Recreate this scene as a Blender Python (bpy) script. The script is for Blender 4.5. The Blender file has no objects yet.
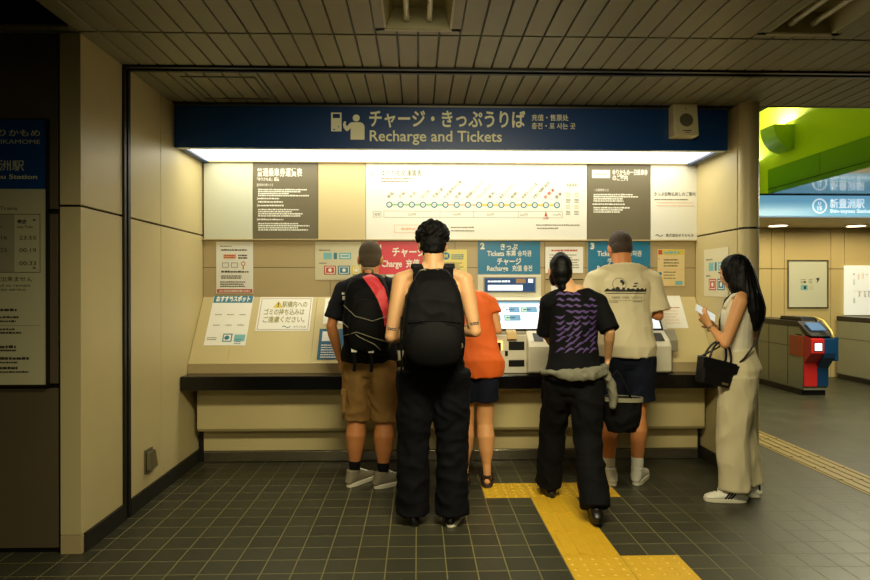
import bpy, bmesh, math, random
from mathutils import Vector, Matrix, Euler, noise
from mathutils.bvhtree import BVHTree

SC = bpy.context.scene
COL = SC.collection
random.seed(7)
R = math.radians

# ---------------------------------------------------------------- camera
F = 622.0
EYE = Vector((0, 0, 1.38))
cam_data = bpy.data.cameras.new('camera')
cam_data.sensor_width = 36
cam_data.lens = F * 36 / 870
cam_data.clip_start = 0.05
cam_data.clip_end = 100
camera = bpy.data.objects.new('camera', cam_data)
camera.location = EYE
CAM_ROT = Euler((math.pi / 2 - 0.0032, 0.0, -0.0273), 'XYZ')
camera.rotation_euler = CAM_ROT
COL.objects.link(camera)
SC.camera = camera
CM = CAM_ROT.to_matrix()

def at(px, py, Y):
    """point of the photograph's pixel on the plane y = Y (metres)"""
    d = CM @ Vector(((px - 435) / F, (290 - py) / F, -1))
    return EYE + d * (Y / d.y)

# ---------------------------------------------------------------- world, light, exposure
SC.view_settings.view_transform = 'Standard'
SC.view_settings.look = 'None'
SC.view_settings.gamma = 1
SC.view_settings.exposure = 0.0
SC.view_settings.use_curve_mapping = False
world = bpy.data.worlds.new('world')
SC.world = world
world.use_nodes = True
world.node_tree.nodes['Background'].inputs[0].default_value = (0.9, 0.85, 0.6, 1)
world.node_tree.nodes['Background'].inputs[1].default_value = 0.012

def area(name, loc, size, power, color, rot=(0, 0, 0), spread=180):
    l = bpy.data.lights.new(name, 'AREA')
    l.shape = 'RECTANGLE'; l.size, l.size_y = size
    l.energy = power; l.color = color; l.spread = R(spread)
    o = bpy.data.objects.new(name, l)
    o.location = loc; o.rotation_euler = rot
    COL.objects.link(o)
    return o

WARM = (1.0, 0.90, 0.58)
DIFFUSER = 4.5
area('fill_light', (0.45, 1.7, 2.62), (1.4, 0.3), 46, WARM, (R(42), 0, 0), 112)  # added fill aimed at the people's backs, no fitting behind it
area('fill_light', (-0.7, -1.2, 2.62), (2.0, 0.6), 58, WARM)  # unseen fill added behind the camera to brighten the bay
area('gate_hall_lamp', (5.0, 6.3, 2.5), (1.6, 1.6), 150, (1.0, 0.92, 0.62))
area('gate_ceiling_lamp', (5.9, 8.9, 2.25), (3.6, 0.25), 22, (1.0, 0.84, 0.52))

# ---------------------------------------------------------------- materials
def srgb(c):
    return tuple(((v / 255) / 12.92 if v / 255 <= 0.04045 else ((v / 255 + 0.055) / 1.055) ** 2.4) for v in c) + (1,)

MATS = {}
def mat(name, rgb, rough=0.55, metal=0.0, bump=0.0, scale=40.0, vary=0.0, spec=0.5, emit=None, strength=0.0, sss=0.0, coat=0.0, aniso=None, sheen=0.0):
    if name in MATS: return MATS[name]
    m = bpy.data.materials.new(name); m.use_nodes = True
    nt = m.node_tree; b = nt.nodes['Principled BSDF']
    b.inputs['Base Color'].default_value = srgb(rgb)
    b.inputs['Roughness'].default_value = rough
    b.inputs['Metallic'].default_value = metal
    b.inputs['Specular IOR Level'].default_value = spec
    b.inputs['Coat Weight'].default_value = coat
    if sheen: b.inputs['Sheen Weight'].default_value = sheen
    if sss:
        b.inputs['Subsurface Weight'].default_value = sss
        b.inputs['Subsurface Radius'].default_value = (0.012, 0.005, 0.003)
        b.inputs['Subsurface Scale'].default_value = 1.0
    if emit:
        b.inputs['Emission Color'].default_value = srgb(emit)
        b.inputs['Emission Strength'].default_value = strength
    if bump or vary:
        tc = nt.nodes.new('ShaderNodeTexCoord'); mp = nt.nodes.new('ShaderNodeMapping')
        nt.links.new(tc.outputs['Object'], mp.inputs['Vector'])
        if aniso: mp.inputs['Scale'].default_value = aniso
        n = nt.nodes.new('ShaderNodeTexNoise'); n.inputs['Scale'].default_value = scale; n.inputs['Detail'].default_value = 4
        nt.links.new(mp.outputs['Vector'], n.inputs['Vector'])
        if bump:
            bp = nt.nodes.new('ShaderNodeBump'); bp.inputs['Strength'].default_value = bump; bp.inputs['Distance'].default_value = 0.004
            nt.links.new(n.outputs['Fac'], bp.inputs['Height']); nt.links.new(bp.outputs['Normal'], b.inputs['Normal'])
        if vary:
            mx = nt.nodes.new('ShaderNodeMix'); mx.data_type = 'RGBA'
            c = srgb(rgb)
            mx.inputs[6].default_value = tuple(x * (1 - vary) for x in c[:3]) + (1,)
            mx.inputs[7].default_value = tuple(min(1, x * (1 + vary)) for x in c[:3]) + (1,)
            nt.links.new(n.outputs['Fac'], mx.inputs[0]); nt.links.new(mx.outputs[2], b.inputs['Base Color'])
    MATS[name] = m
    return m

M_WALL = mat('beige_enamel_panel', (204, 188, 136), 0.42, vary=0.10, scale=1.3, bump=0.02)
M_WALLLOW = mat('tan_enamel_panel', (186, 166, 122), 0.45, vary=0.05, scale=2.0)
M_DARKWALL = mat('brown_dark_panel', (92, 80, 58), 0.45, vary=0.12, scale=1.5)
M_BLACK = mat('black_seam', (14, 13, 11), 0.5)
M_SEAM = mat('dark_joint', (40, 33, 20), 0.8)
M_BASE = mat('black_rubber_skirting', (30, 28, 22), 0.6)
M_PLANK = mat('ceiling_plank', (142, 136, 104), 0.5, vary=0.14, scale=3.0, metal=0.15)
M_DARKMETAL = mat('dark_anodised_metal', (48, 46, 38), 0.35, metal=0.7)
M_STEEL = mat('brushed_steel', (150, 146, 128), 0.32, metal=0.9, vary=0.12, scale=3, aniso=(20, 20, 1))
M_KICK = mat('steel_kick_plate', (160, 152, 130), 0.24, metal=0.9)
M_PAPER = mat('white_paper', (240, 238, 226), 0.6)
M_PAPERW = mat('gloss_white_panel', (238, 236, 222), 0.4)
M_PANELW = mat('pale_green_white_panel', (214, 216, 192), 0.4)
M_PANELT = mat('tan_blank_panel', (212, 194, 142), 0.42)
M_PANELG = mat('olive_grey_panel', (112, 104, 80), 0.4)
M_NAVY = mat('navy_sign_face', (6, 62, 124), 0.38)
M_SIGNTXT = mat('sign_lettering', (222, 214, 170), 0.5, emit=(222, 214, 160), strength=.12)
M_BLUE = mat('blue_sign', (42, 122, 158), 0.4)
M_RED = mat('red_sign', (214, 58, 72), 0.4)
M_WHITE = mat('white_print', (236, 234, 216), 0.5)
M_INK = mat('dark_ink', (58, 54, 42), 0.6)
M_INK2 = mat('soft_grey_ink', (128, 120, 94), 0.6)
M_INKR = mat('red_ink', (196, 84, 60), 0.6)
M_INKB = mat('blue_ink', (60, 128, 152), 0.6)
M_INKC = mat('cyan_ink', (126, 186, 188), 0.6)
M_INKY = mat('yellow_ink', (226, 200, 70), 0.6)
M_INKG = mat('green_ink', (150, 196, 130), 0.6)
M_INKP = mat('peach_ink', (236, 190, 148), 0.6)
M_PAPERY = mat('yellow_paper', (236, 218, 130), 0.6)
M_BLACKGLOSS = mat('black_counter', (12, 11, 11), 0.22, vary=0.2, scale=2)
M_IVORY = mat('ivory_plastic', (222, 218, 196), 0.4)
M_GREYP = mat('grey_plastic', (150, 146, 126), 0.45)
M_BLKP = mat('black_plastic', (18, 18, 18), 0.35)

# ---------------------------------------------------------------- mesh helper
class MB:
    def __init__(s):
        s.v = []; s.f = []; s.m = []; s.mats = []; s.sm = []
    def mi(s, m):
        if m not in s.mats: s.mats.append(m)
        return s.mats.index(m)
    def add(s, vs, fs, m, smooth=False, M=None):
        k = len(s.v); i = s.mi(m)
        for v in vs:
            s.v.append(tuple(M @ Vector(v)) if M is not None else tuple(v))
        for f in fs:
            s.f.append(tuple(k + j for j in f)); s.m.append(i); s.sm.append(smooth)
        return s
    def box(s, lo, hi, m, M=None):
        x0, y0, z0 = lo; x1, y1, z1 = hi
        vs = [(x0, y0, z0), (x1, y0, z0), (x1, y1, z0), (x0, y1, z0), (x0, y0, z1), (x1, y0, z1), (x1, y1, z1), (x0, y1, z1)]
        fs = [(0, 3, 2, 1), (4, 5, 6, 7), (0, 1, 5, 4), (1, 2, 6, 5), (2, 3, 7, 6), (3, 0, 4, 7)]
        return s.add(vs, fs, m, M=M)
    def prism(s, prof, a, b, m, axis='x', M=None):
        """prof: list of 2-D points; extruded along the axis from a to b"""
        n = len(prof)
        def p(u, v, w):
            return {'x': (w, u, v), 'y': (u, w, v), 'z': (u, v, w)}[axis]
        vs = [p(u, v, a) for u, v in prof] + [p(u, v, b) for u, v in prof]
        fs = [tuple(range(n)), tuple(range(2 * n - 1, n - 1, -1))] + [(i, i + n, (i + 1) % n + n, (i + 1) % n) for i in range(n)]
        return s.add(vs, fs, m, M=M)
    def cyl(s, p0, p1, r0, m, r1=None, n=20, smooth=True):
        p0, p1 = Vector(p0), Vector(p1); r1 = r0 if r1 is None else r1
        t = (p1 - p0).normalized(); a = t.orthogonal().normalized(); b = t.cross(a)
        vs = []
        for c, r in ((p0, r0), (p1, r1)):
            for i in range(n):
                w = 2 * math.pi * i / n
                vs.append(c + (a * math.cos(w) + b * math.sin(w)) * r)
        s.add(vs, [(i, (i + 1) % n, (i + 1) % n + n, i + n) for i in range(n)], m, smooth)
        s.add(vs[:n], [tuple(range(n - 1, -1, -1))], m); s.add(vs[n:], [tuple(range(n))], m)
        return s
    def tube(s, pts, r, m, n=8, closed=False):
        pts = [Vector(p) for p in pts]; vs = []; N = len(pts)
        ref = None
        for i, p in enumerate(pts):
            if closed: t = pts[(i + 1) % N] - pts[i - 1]
            else: t = pts[min(i + 1, N - 1)] - pts[max(i - 1, 0)]
            t.normalize()
            a = t.orthogonal() if ref is None else ref - t * ref.dot(t)
            if a.length < 1e-5: a = t.orthogonal()
            a.normalize(); ref = a; b = t.cross(a)
            rr = r[i] if isinstance(r, (list, tuple)) else r
            for j in range(n):
                w = 2 * math.pi * j / n
                vs.append(p + (a * math.cos(w) + b * math.sin(w)) * rr)
        fs = []
        for i in range(N if closed else N - 1):
            for j in range(n):
                k = (i + 1) % N
                fs.append((i * n + j, i * n + (j + 1) % n, k * n + (j + 1) % n, k * n + j))
        if not closed:
            fs.append(tuple(range(n - 1, -1, -1))); fs.append(tuple((N - 1) * n + j for j in range(n)))
        return s.add(vs, fs, m, True)
    def band(s, pts, nrm, w, t, m):
        """flat webbing along pts; nrm = outward direction per point"""
        vs = []; N = len(pts); pts = [Vector(p) for p in pts]
        for i, p in enumerate(pts):
            tg = (pts[min(i + 1, N - 1)] - pts[max(i - 1, 0)]).normalized()
            n = Vector(nrm[i] if isinstance(nrm, list) else nrm); n = (n - tg * n.dot(tg)).normalized()
            a = tg.cross(n)
            ww = w[i] if isinstance(w, list) else w
            for (x, y) in ((-.5, -.5), (.5, -.5), (.5, .5), (-.5, .5)):
                vs.append(p + a * ww * x + n * t * y)
        fs = [(0, 1, 2, 3), tuple((N - 1) * 4 + j for j in (3, 2, 1, 0))]
        for i in range(N - 1):
            for j in range(4):
                fs.append((i * 4 + j, (i + 1) * 4 + j, (i + 1) * 4 + (j + 1) % 4, i * 4 + (j + 1) % 4))
        return s.add(vs, fs, m, False)
    def ball(s, c, r, m, n=16, M=None):
        rx, ry, rz = r if isinstance(r, (tuple, list)) else (r, r, r)
        vs = []; fs = []; h = n // 2
        for i in range(1, h):
            ph = math.pi * i / h
            for j in range(n):
                w = 2 * math.pi * j / n
                vs.append((math.sin(ph) * math.cos(w) * rx, math.sin(ph) * math.sin(w) * ry, math.cos(ph) * rz))
        top = len(vs); vs.append((0, 0, rz)); vs.append((0, 0, -rz))
        for i in range(h - 2):
            for j in range(n):
                fs.append((i * n + j, (i + 1) * n + j, (i + 1) * n + (j + 1) % n, i * n + (j + 1) % n))
        for j in range(n):
            fs.append((top, j, (j + 1) % n)); fs.append((top + 1, (h - 2) * n + (j + 1) % n, (h - 2) * n + j))
        T = Matrix.Translation(c) @ (M.to_4x4() if M is not None else Matrix.Identity(4))
        return s.add(vs, fs, m, True, T)
    def loft(s, ch, m, side=(1, 0, 0), dome=True, n=18):
        """ch: list of (point, rx, ry); closed surface round a spine"""
        P = [Vector(c[0]) for c in ch]; N = len(P); side = Vector(side)
        rings = []
        for i in range(N):
            t = (P[min(i + 1, N - 1)] - P[max(i - 1, 0)]).normalized()
            a = side - t * side.dot(t)
            if a.length < 1e-4: a = t.orthogonal()
            a.normalize(); rings.append((P[i], t, a, t.cross(a), ch[i][1], ch[i][2]))
        full = []
        if dome:
            p, t, a, b, rx, ry = rings[0]
            for k in (0.95, 0.75, 0.4):
                c = math.sqrt(1 - k * k); full.append((p - t * min(rx, ry) * k, a, b, rx * c, ry * c))
        for p, t, a, b, rx, ry in rings: full.append((p, a, b, rx, ry))
        if dome:
            p, t, a, b, rx, ry = rings[-1]
            for k in (0.4, 0.75, 0.95):
                c = math.sqrt(1 - k * k); full.append((p + t * min(rx, ry) * k, a, b, rx * c, ry * c))
        vs = []
        for p, a, b, rx, ry in full:
            for j in range(n):
                w = 2 * math.pi * j / n
                vs.append(p + a * math.cos(w) * rx + b * math.sin(w) * ry)
        K = len(full); fs = []
        for i in range(K - 1):
            for j in range(n):
                fs.append((i * n + j, i * n + (j + 1) % n, (i + 1) * n + (j + 1) % n, (i + 1) * n + j))
        fs.append(tuple(range(n - 1, -1, -1))); fs.append(tuple((K - 1) * n + j for j in range(n)))
        return s.add(vs, fs, m, True)
    def mesh(s, name='mesh'):
        me = bpy.data.meshes.new(name)
        me.from_pydata([tuple(v) for v in s.v], [], s.f)
        for m in s.mats: me.materials.append(m)
        me.polygons.foreach_set('material_index', s.m)
        me.polygons.foreach_set('use_smooth', s.sm)
        me.update()
        return me
    def build(s, name, parent=None, bevel=0.0, loc=None, rot=None, recalc=True):
        me = s.mesh(name)
        if recalc:
            bm = bmesh.new(); bm.from_mesh(me); bmesh.ops.recalc_face_normals(bm, faces=bm.faces); bm.to_mesh(me); bm.free()
        o = bpy.data.objects.new(name, me); COL.objects.link(o)
        if parent: o.parent = parent
        if loc is not None: o.location = loc
        if rot is not None: o.rotation_euler = rot
        if bevel:
            b = o.modifiers.new('bevel', 'BEVEL'); b.width = bevel; b.segments = 2; b.limit_method = 'ANGLE'; b.angle_limit = R(40)
        return o

def tag(o, label=None, cat=None, group=None, kind=None):
    if label: o['label'] = label
    if cat: o['category'] = cat
    if group: o['group'] = group
    if kind: o['kind'] = kind
    return o
def struct(o): o['kind'] = 'structure'; return o
def empty(name, loc=(0, 0, 0), rz=0):
    o = bpy.data.objects.new(name, None); o.empty_display_size = 0.1
    o.location = loc; o.rotation_euler = (0, 0, rz); COL.objects.link(o); return o

def copy_tree(o, parent=None):
    c = o.copy(); COL.objects.link(c); c.parent = parent
    for ch in list(o.children): copy_tree(ch, c)
    return c

# text: a curve turned into a mesh with the font built into the program
_txt = {}
def text_mesh(s, weight=0.0, res=3):
    key = (s, weight, res)
    if key in _txt: return _txt[key]
    c = bpy.data.curves.new('lettering', 'FONT'); c.body = s; c.size = 1; c.resolution_u = res; c.offset = weight
    o = bpy.data.objects.new('lettering', c); COL.objects.link(o)
    bpy.context.view_layer.update()
    me = bpy.data.meshes.new_from_object(o.evaluated_get(bpy.context.evaluated_depsgraph_get()))
    vs = [(v.co.x, v.co.y) for v in me.vertices]; fs = [tuple(p.vertices) for p in me.polygons]
    bpy.data.objects.remove(o); bpy.data.curves.remove(c); bpy.data.meshes.remove(me)
    _txt[key] = (vs, fs)
    return _txt[key]

class Sheet:
    """flat printed thing drawn in x right, z up, layers stacked towards the viewer (-y); k = metres per drawing unit"""
    def __init__(s, k=1.0, step=0.0006):
        s.b = MB(); s.k = k; s.step = step
    def poly(s, pts, m, layer=1):
        s.b.add([(x * s.k, -layer * s.step, y * s.k) for x, y in pts], [tuple(range(len(pts)))], m); return s
    def rect(s, x0, y0, x1, y1, m, layer=1): return s.poly([(x0, y0), (x1, y0), (x1, y1), (x0, y1)], m, layer)
    def slab(s, x0, y0, x1, y1, m, t=0.004):
        k = s.k; s.b.box((x0 * k, 0, y0 * k), (x1 * k, t, y1 * k), m); return s
    def frame(s, x0, y0, x1, y1, w, m, layer=1):
        s.rect(x0, y0, x1, y0 + w, m, layer); s.rect(x0, y1 - w, x1, y1, m, layer)
        s.rect(x0, y0, x0 + w, y1, m, layer); s.rect(x1 - w, y0, x1, y1, m, layer); return s
    def disc(s, x, y, r, m, layer=1, n=20, r2=None):
        if r2 is None:
            return s.poly([(x + r * math.cos(6.2832 * i / n), y + r * math.sin(6.2832 * i / n)) for i in range(n)], m, layer)
        vs = []
        for i in range(n):
            w = 6.2832 * i / n
            vs += [((x + r * math.cos(w)) * s.k, -layer * s.step, (y + r * math.sin(w)) * s.k), ((x + r2 * math.cos(w)) * s.k, -layer * s.step, (y + r2 * math.sin(w)) * s.k)]
        s.b.add(vs, [(2 * i, 2 * i + 1, (2 * i + 3) % (2 * n), (2 * i + 2) % (2 * n)) for i in range(n)], m); return s
    def text(s, t, x, y, h, m, w=None, weight=0.0, layer=2, ang=0.0, res=3, align='l'):
        vs, fs = text_mesh(t, weight, res)
        if not vs: return s
        x0 = min(v[0] for v in vs); x1 = max(v[0] for v in vs); y1 = max(v[1] for v in vs); y0 = min(v[1] for v in vs)
        sy = h / 0.73
        sx = (w / (x1 - x0)) if w else sy
        off = {'l': 0, 'c': -(x1 - x0) * sx / 2, 'r': -(x1 - x0) * sx}[align]
        ca, sa = math.cos(ang), math.sin(ang); out = []
        for a, b in vs:
            u = (a - x0) * sx + off; v = b * sy
            out.append(((x + u * ca - v * sa) * s.k, -layer * s.step, (y + u * sa + v * ca) * s.k))
        s.b.add(out, fs, m); return s
    def lines(s, x, y, w, n, pitch, th, m, layer=2, seed=0, ragged=0.4, gap=0.25):
        """rows of print too small to read: short strokes"""
        rr = random.Random(seed)
        for i in range(n):
            yy = y - i * pitch; xx = x; end = x + w * (1 - ragged * rr.random())
            while xx < end:
                d = th * rr.uniform(0.7, 1.8)
                s.rect(xx, yy, min(xx + d, end), yy + th * rr.uniform(0.75, 1.0), m, layer); xx += d + th * gap * rr.uniform(.6, 1.6)
        return s
    def build(s, name, loc=(0, 0, 0), rot=(0, 0, 0), parent=None):
        return s.b.build(name, parent, loc=loc, rot=rot, recalc=False)

# ================================================================ THE SETTING
XL, XR = -1.745, 2.30          # side walls of the ticket bay
CEIL = 2.70
YB = 5.10                      # back wall of the bay

# floor: 150 mm tiles
def floor_material():
    m = bpy.data.materials.new('floor_tiles'); m.use_nodes = True
    nt = m.node_tree; N = nt.nodes; L = nt.links; b = N['Principled BSDF']
    def math_(op, a, bb=None, c=None):
        n = N.new('ShaderNodeMath'); n.operation = op
        for i, v in enumerate((a, bb, c)):
            if v is None: continue
            if isinstance(v, (int, float)): n.inputs[i].default_value = v
            else: L.new(v, n.inputs[i])
        return n.outputs[0]
    tc = N.new('ShaderNodeTexCoord'); sp = N.new('ShaderNodeSeparateXYZ'); L.new(tc.outputs['Object'], sp.inputs[0])
    S = 0.15
    def cell(o, off):
        u = math_('DIVIDE', math_('SUBTRACT', o, off), S)
        fr = math_('FRACT', u)
        d = math_('MINIMUM', fr, math_('SUBTRACT', 1.0, fr))
        return math_('FLOOR', u), d
    fx, dx = cell(sp.outputs[0], 0.74 - 30); fy, dy = cell(sp.outputs[1], 4.07 - 30)
    d = math_('MINIMUM', dx, dy)
    ramp = N.new('ShaderNodeMapRange'); ramp.interpolation_type = 'SMOOTHSTEP'
    ramp.inputs['From Min'].default_value = 0.010; ramp.inputs['From Max'].default_value = 0.028
    ramp.inputs['To Min'].default_value = 1; ramp.inputs['To Max'].default_value = 0
    L.new(d, ramp.inputs['Value']); gr = ramp.outputs[0]
    cv = N.new('ShaderNodeCombineXYZ'); L.new(fx, cv.inputs[0]); L.new(fy, cv.inputs[1])
    wn = N.new('ShaderNodeTexWhiteNoise'); wn.noise_dimensions = '2D'; L.new(cv.outputs[0], wn.inputs['Vector'])
    ns = N.new('ShaderNodeTexNoise'); ns.inputs['Scale'].default_value = 0.9; ns.inputs['Detail'].default_value = 5; L.new(tc.outputs['Object'], ns.inputs['Vector'])
    nf = N.new('ShaderNodeTexNoise'); nf.inputs['Scale'].default_value = 55; nf.inputs['Detail'].default_value = 3; L.new(tc.outputs['Object'], nf.inputs['Vector'])
    base = N.new('ShaderNodeMix'); base.data_type = 'RGBA'; base.inputs[6].default_value = srgb((45, 46, 36)); base.inputs[7].default_value = srgb((68, 67, 51))
    L.new(math_('ADD', math_('MULTIPLY', wn.outputs[0], 0.45), math_('MULTIPLY', nf.outputs[0], 0.6)), base.inputs[0])
    # worn, dusty joints are pale in the bay and dark out in the gate hall
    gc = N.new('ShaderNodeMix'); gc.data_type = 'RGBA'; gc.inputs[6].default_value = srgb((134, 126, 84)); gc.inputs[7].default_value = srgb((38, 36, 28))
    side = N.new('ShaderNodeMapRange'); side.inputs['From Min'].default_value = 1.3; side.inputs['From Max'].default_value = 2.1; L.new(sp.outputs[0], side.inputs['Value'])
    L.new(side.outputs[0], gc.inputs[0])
    fin = N.new('ShaderNodeMix'); fin.data_type = 'RGBA'
    wear = math_('MULTIPLY', gr, math_('ADD', 0.25, math_('MULTIPLY', ns.outputs[0], 1.0)))
    L.new(wear, fin.inputs[0]); L.new(base.outputs[2], fin.inputs[6]); L.new(gc.outputs[2], fin.inputs[7])
    L.new(fin.outputs[2], b.inputs['Base Color'])
    L.new(math_('ADD', 0.28, math_('MULTIPLY', ns.outputs[0], 0.22)), b.inputs['Roughness'])
    b.inputs['Specular IOR Level'].default_value = 0.32
    bp = N.new('ShaderNodeBump'); bp.inputs['Strength'].default_value = 0.5; bp.inputs['Distance'].default_value = 0.002
    L.new(math_('ADD', math_('SUBTRACT', 1.0, gr), math_('MULTIPLY', nf.outputs[0], 0.35)), bp.inputs['Height']); L.new(bp.outputs[0], b.inputs['Normal'])
    return m
struct(MB().box((-8, -5, -0.1), (14, 9.6, 0), floor_material()).build('floor'))

# ceiling: metal planks 110 mm wide running away from the camera, with cross joints
P = 0.11
def planks(mb, kx0, kx1, y0, y1, holes=()):
    for k in range(kx0, kx1):
        segs = [(y0, y1)]
        for (a, b, h0, h1) in holes:
            if a <= k < b:
                new = []
                for s0, s1 in segs:
                    if h1 <= s0 or h0 >= s1: new.append((s0, s1)); continue
                    if s0 < h0: new.append((s0, h0))
                    if s1 > h1: new.append((h1, s1))
                segs = new
        x0 = k * P + 0.0045; x1 = (k + 1) * P - 0.0045
        for s0, s1 in segs:
            mb.prism([(x0, CEIL + .012), (x0, CEIL + .003), (x0 + .003, CEIL), (x1 - .003, CEIL), (x1, CEIL + .003), (x1, CEIL + .012)], s0, s1, M_PLANK, 'y')
cl = MB()
cl.box((-6, -5, CEIL + 0.18), (12, 4.46, CEIL + 0.22), M_BLACK)
HOLES = [(-2, 2, 1.98, 3.2), (16, 20, 1.98, 3.2), (-20, -16, 1.98, 3.2)]
planks(cl, -50, 108, -4.0, 3.245, HOLES)
planks(cl, -50, 108, 3.262, 3.725)
planks(cl, -50, 108, 3.825, 4.455)
# black void above the plank joints
cl.box((-6, 3.2, CEIL + .013), (12, 4.46, CEIL + .02), M_BLACK)
cl.box((-6, -5, CEIL + .013), (12, 1.98, CEIL + .02), M_BLACK)
xs = [-6, -2.2, -1.76, -.22, .22, 1.76, 2.2, 12]
for i in range(0, 8, 2): cl.box((xs[i], 1.98, CEIL + .013), (xs[i + 1], 3.2, CEIL + .02), M_BLACK)
cl.box((XL - .2, 4.46, CEIL), (2.56, 5.26, CEIL + .1), M_BLACK)
# edge of the low ceiling towards the tall gate hall
cl.box((2.56, 4.455, CEIL - .004), (12, 4.475, CEIL + .9), M_DARKMETAL)
struct(cl.build('ceiling'))

# shutter guide: channel across the ceiling and down the left wall
tr = MB()
tr.box((XL, 3.73, CEIL - .012), (12, 3.755, CEIL + .01), M_DARKMETAL)
tr.box((XL, 3.795, CEIL - .012), (12, 3.82, CEIL + .01), M_DARKMETAL)
tr.box((XL, 3.755, CEIL + .004), (12, 3.795, CEIL + .009), M_STEEL)
tr.box((XL - .02, 3.725, 0), (XL + .012, 3.75, CEIL - .012), M_BLACK)
tr.box((XL - .02, 3.775, 0), (XL + .012, 3.805, CEIL - .012), M_BLACK)
tr.box((XL - .02, 3.75, 0), (XL - .012, 3.775, CEIL - .012), M_STEEL)
tr.box((XL - .06, 3.725, 0), (XL - .021, 3.805, CEIL), M_BLACK)
struct(tr.build('trim_1'))

# left wall of the bay: enamelled panels with open joints
SZ = 1.806
wl = MB()
wl.box((XL - .12, 3.30, 0), (XL - .022, 3.725, CEIL), M_SEAM)
wl.box((XL - .12, 3.805, 0), (XL - .022, 5.3, CEIL), M_SEAM)
for (y0, y1) in ((3.295, 3.722), (3.808, 4.27), (4.276, 5.098)):
    for (z0, z1) in ((0.10, SZ - .006), (SZ + .006, CEIL - .002)):
        wl.box((XL - .022, y0, z0), (XL, y1, z1), M_WALL)
struct(wl.build('wall_left', bevel=.0015))
# return face of the wall towards the camera
pf = MB()
xf = at(59.5, 300, 3.27).x
pf.box((xf, 3.295, 0), (XL - .12, 3.5, CEIL), M_SEAM)
for (z0, z1, m) in ((0.10, SZ - .006, M_WALL), (SZ + .006, CEIL - .002, M_WALL), (0.0, 0.097, M_WALLLOW)):
    pf.box((xf + .003, 3.27, z0), (XL, 3.296, z1), m)
struct(pf.build('wall_left_return', bevel=.0015))
# dark wall further left
wd = MB()
wd.box((-6, 3.30, 0), (xf - .002, 3.4, CEIL), M_BLACK)
for (z0, z1) in ((0.03, .858), (.884, 1.765), (1.79, CEIL - .002)):
    wd.box((-4.2, 3.282, z0), (xf - .014, 3.30, z1), M_DARKWALL)
struct(wd.build('wall_front_left', bevel=.0015))
bb = MB()
bb.box((XL - .01, 3.296, 0), (XL + .014, 3.724, .1), M_BASE)
bb.box((XL - .01, 3.806, 0), (XL + .014, 5.0, .1), M_BASE)
struct(bb.build('baseboard_left'))

# back wall of the bay
wb = MB()
wb.box((XL - .1, YB + .02, 0), (XR + .12, YB + .14, CEIL), M_SEAM)
ztop, zmid, zlow = at(0, 162.5, YB).z, at(400, 240.2, YB).z, 1.31
lo = MB()
vx = [XL, at(330, 0, YB).x, at(455, 0, YB).x, at(545, 0, YB).x, at(586, 0, YB).x, XR]
for a, b in zip(vx[:-1], vx[1:]):
    for z0, z1 in ((zlow - .1, 1.545), (1.549, zmid - .004)):
        wb.box((a + .0015, YB, z0), (b - .0015, YB + .02, z1), M_WALLLOW)
wb.box((XL, YB - .03, zmid - .004), (XR, YB + .02, zmid + .006), M_WALLLOW)
wb.box((XL, YB - .01, ztop), (XR, YB + .02, CEIL), M_SEAM)
struct(wb.build('wall_back', bevel=.001))

# console below the posters: sloping front then a short upright strip above the counter
YC = 4.76
cs = MB()
for a, b in zip([XL + .003, -1.45, -.82, -.2, .42, 1.05, 1.66], [-1.45, -.82, -.2, .42, 1.05, 1.66, XR - .003]):
    cs.prism([(YB + .02, .70), (YC, .70), (YC, .808), (YC + .004, .812), (YB - .004, 1.306), (YB + .02, 1.31)], a + .001, b - .001, M_WALL, 'x')
struct(cs.build('wall_console'))
cst = MB(); cst.box((XL + .003, YC - .006, .733), (XR - .003, YC, .806), M_WALLLOW)
struct(cst.build('trim_2'))
# lower front below the counter, steel kick plate
lf = MB()
lf.box((XL + .01, 4.98, 0), (XR - .01, 5.1, .73), M_BLACK)
lf.box((XL + .05, 4.965, .09), (XR - .04, 4.98, .34), M_WALL)
lf.box((XL + .05, 4.96, 0.004), (XR - .04, 4.98, .086), M_KICK)
lf.prism([(4.98, .36), (4.98, .70), (4.83, .70), (4.83, .295), (4.845, .275), (4.87, .265), (4.96, .265)], XL + .045, XR - .045, M_WALL, 'x')
struct(lf.build('wall_back_lower', bevel=.004))

# right wall of the bay
wr = MB()
wr.box((XR + .02, 4.38, 0), (XR + .12, 5.25, CEIL), M_SEAM)
for (z0, z1) in ((0.10, SZ - .006), (SZ + .006, CEIL - .002)):
    wr.box((XR, 4.43, z0), (XR + .022, 5.098, z1), M_WALL)
wr.box((XR - .012, 4.43, 0), (XR + .01, 5.0, .1), M_BASE)
struct(wr.build('wall_right', bevel=.0015))
# rounded end of that wall
co = MB()
cx, cy, cr = XR + .069, 4.40, .069
for z0, z1, r, m in ((.1, SZ - .008, cr, M_WALL), (SZ - .008, SZ + .008, cr - .008, M_BLACK), (SZ + .008, CEIL, cr, M_WALL), (0, .1, cr + .006, M_BASE)):
    co.cyl((cx, cy, z0), (cx, cy, z1), r, m, n=40)
co.box((cx - .02, cy, 0), (cx + cr, 5.25, CEIL), M_WALL)
struct(co.build('wall_right_column'))

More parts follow.
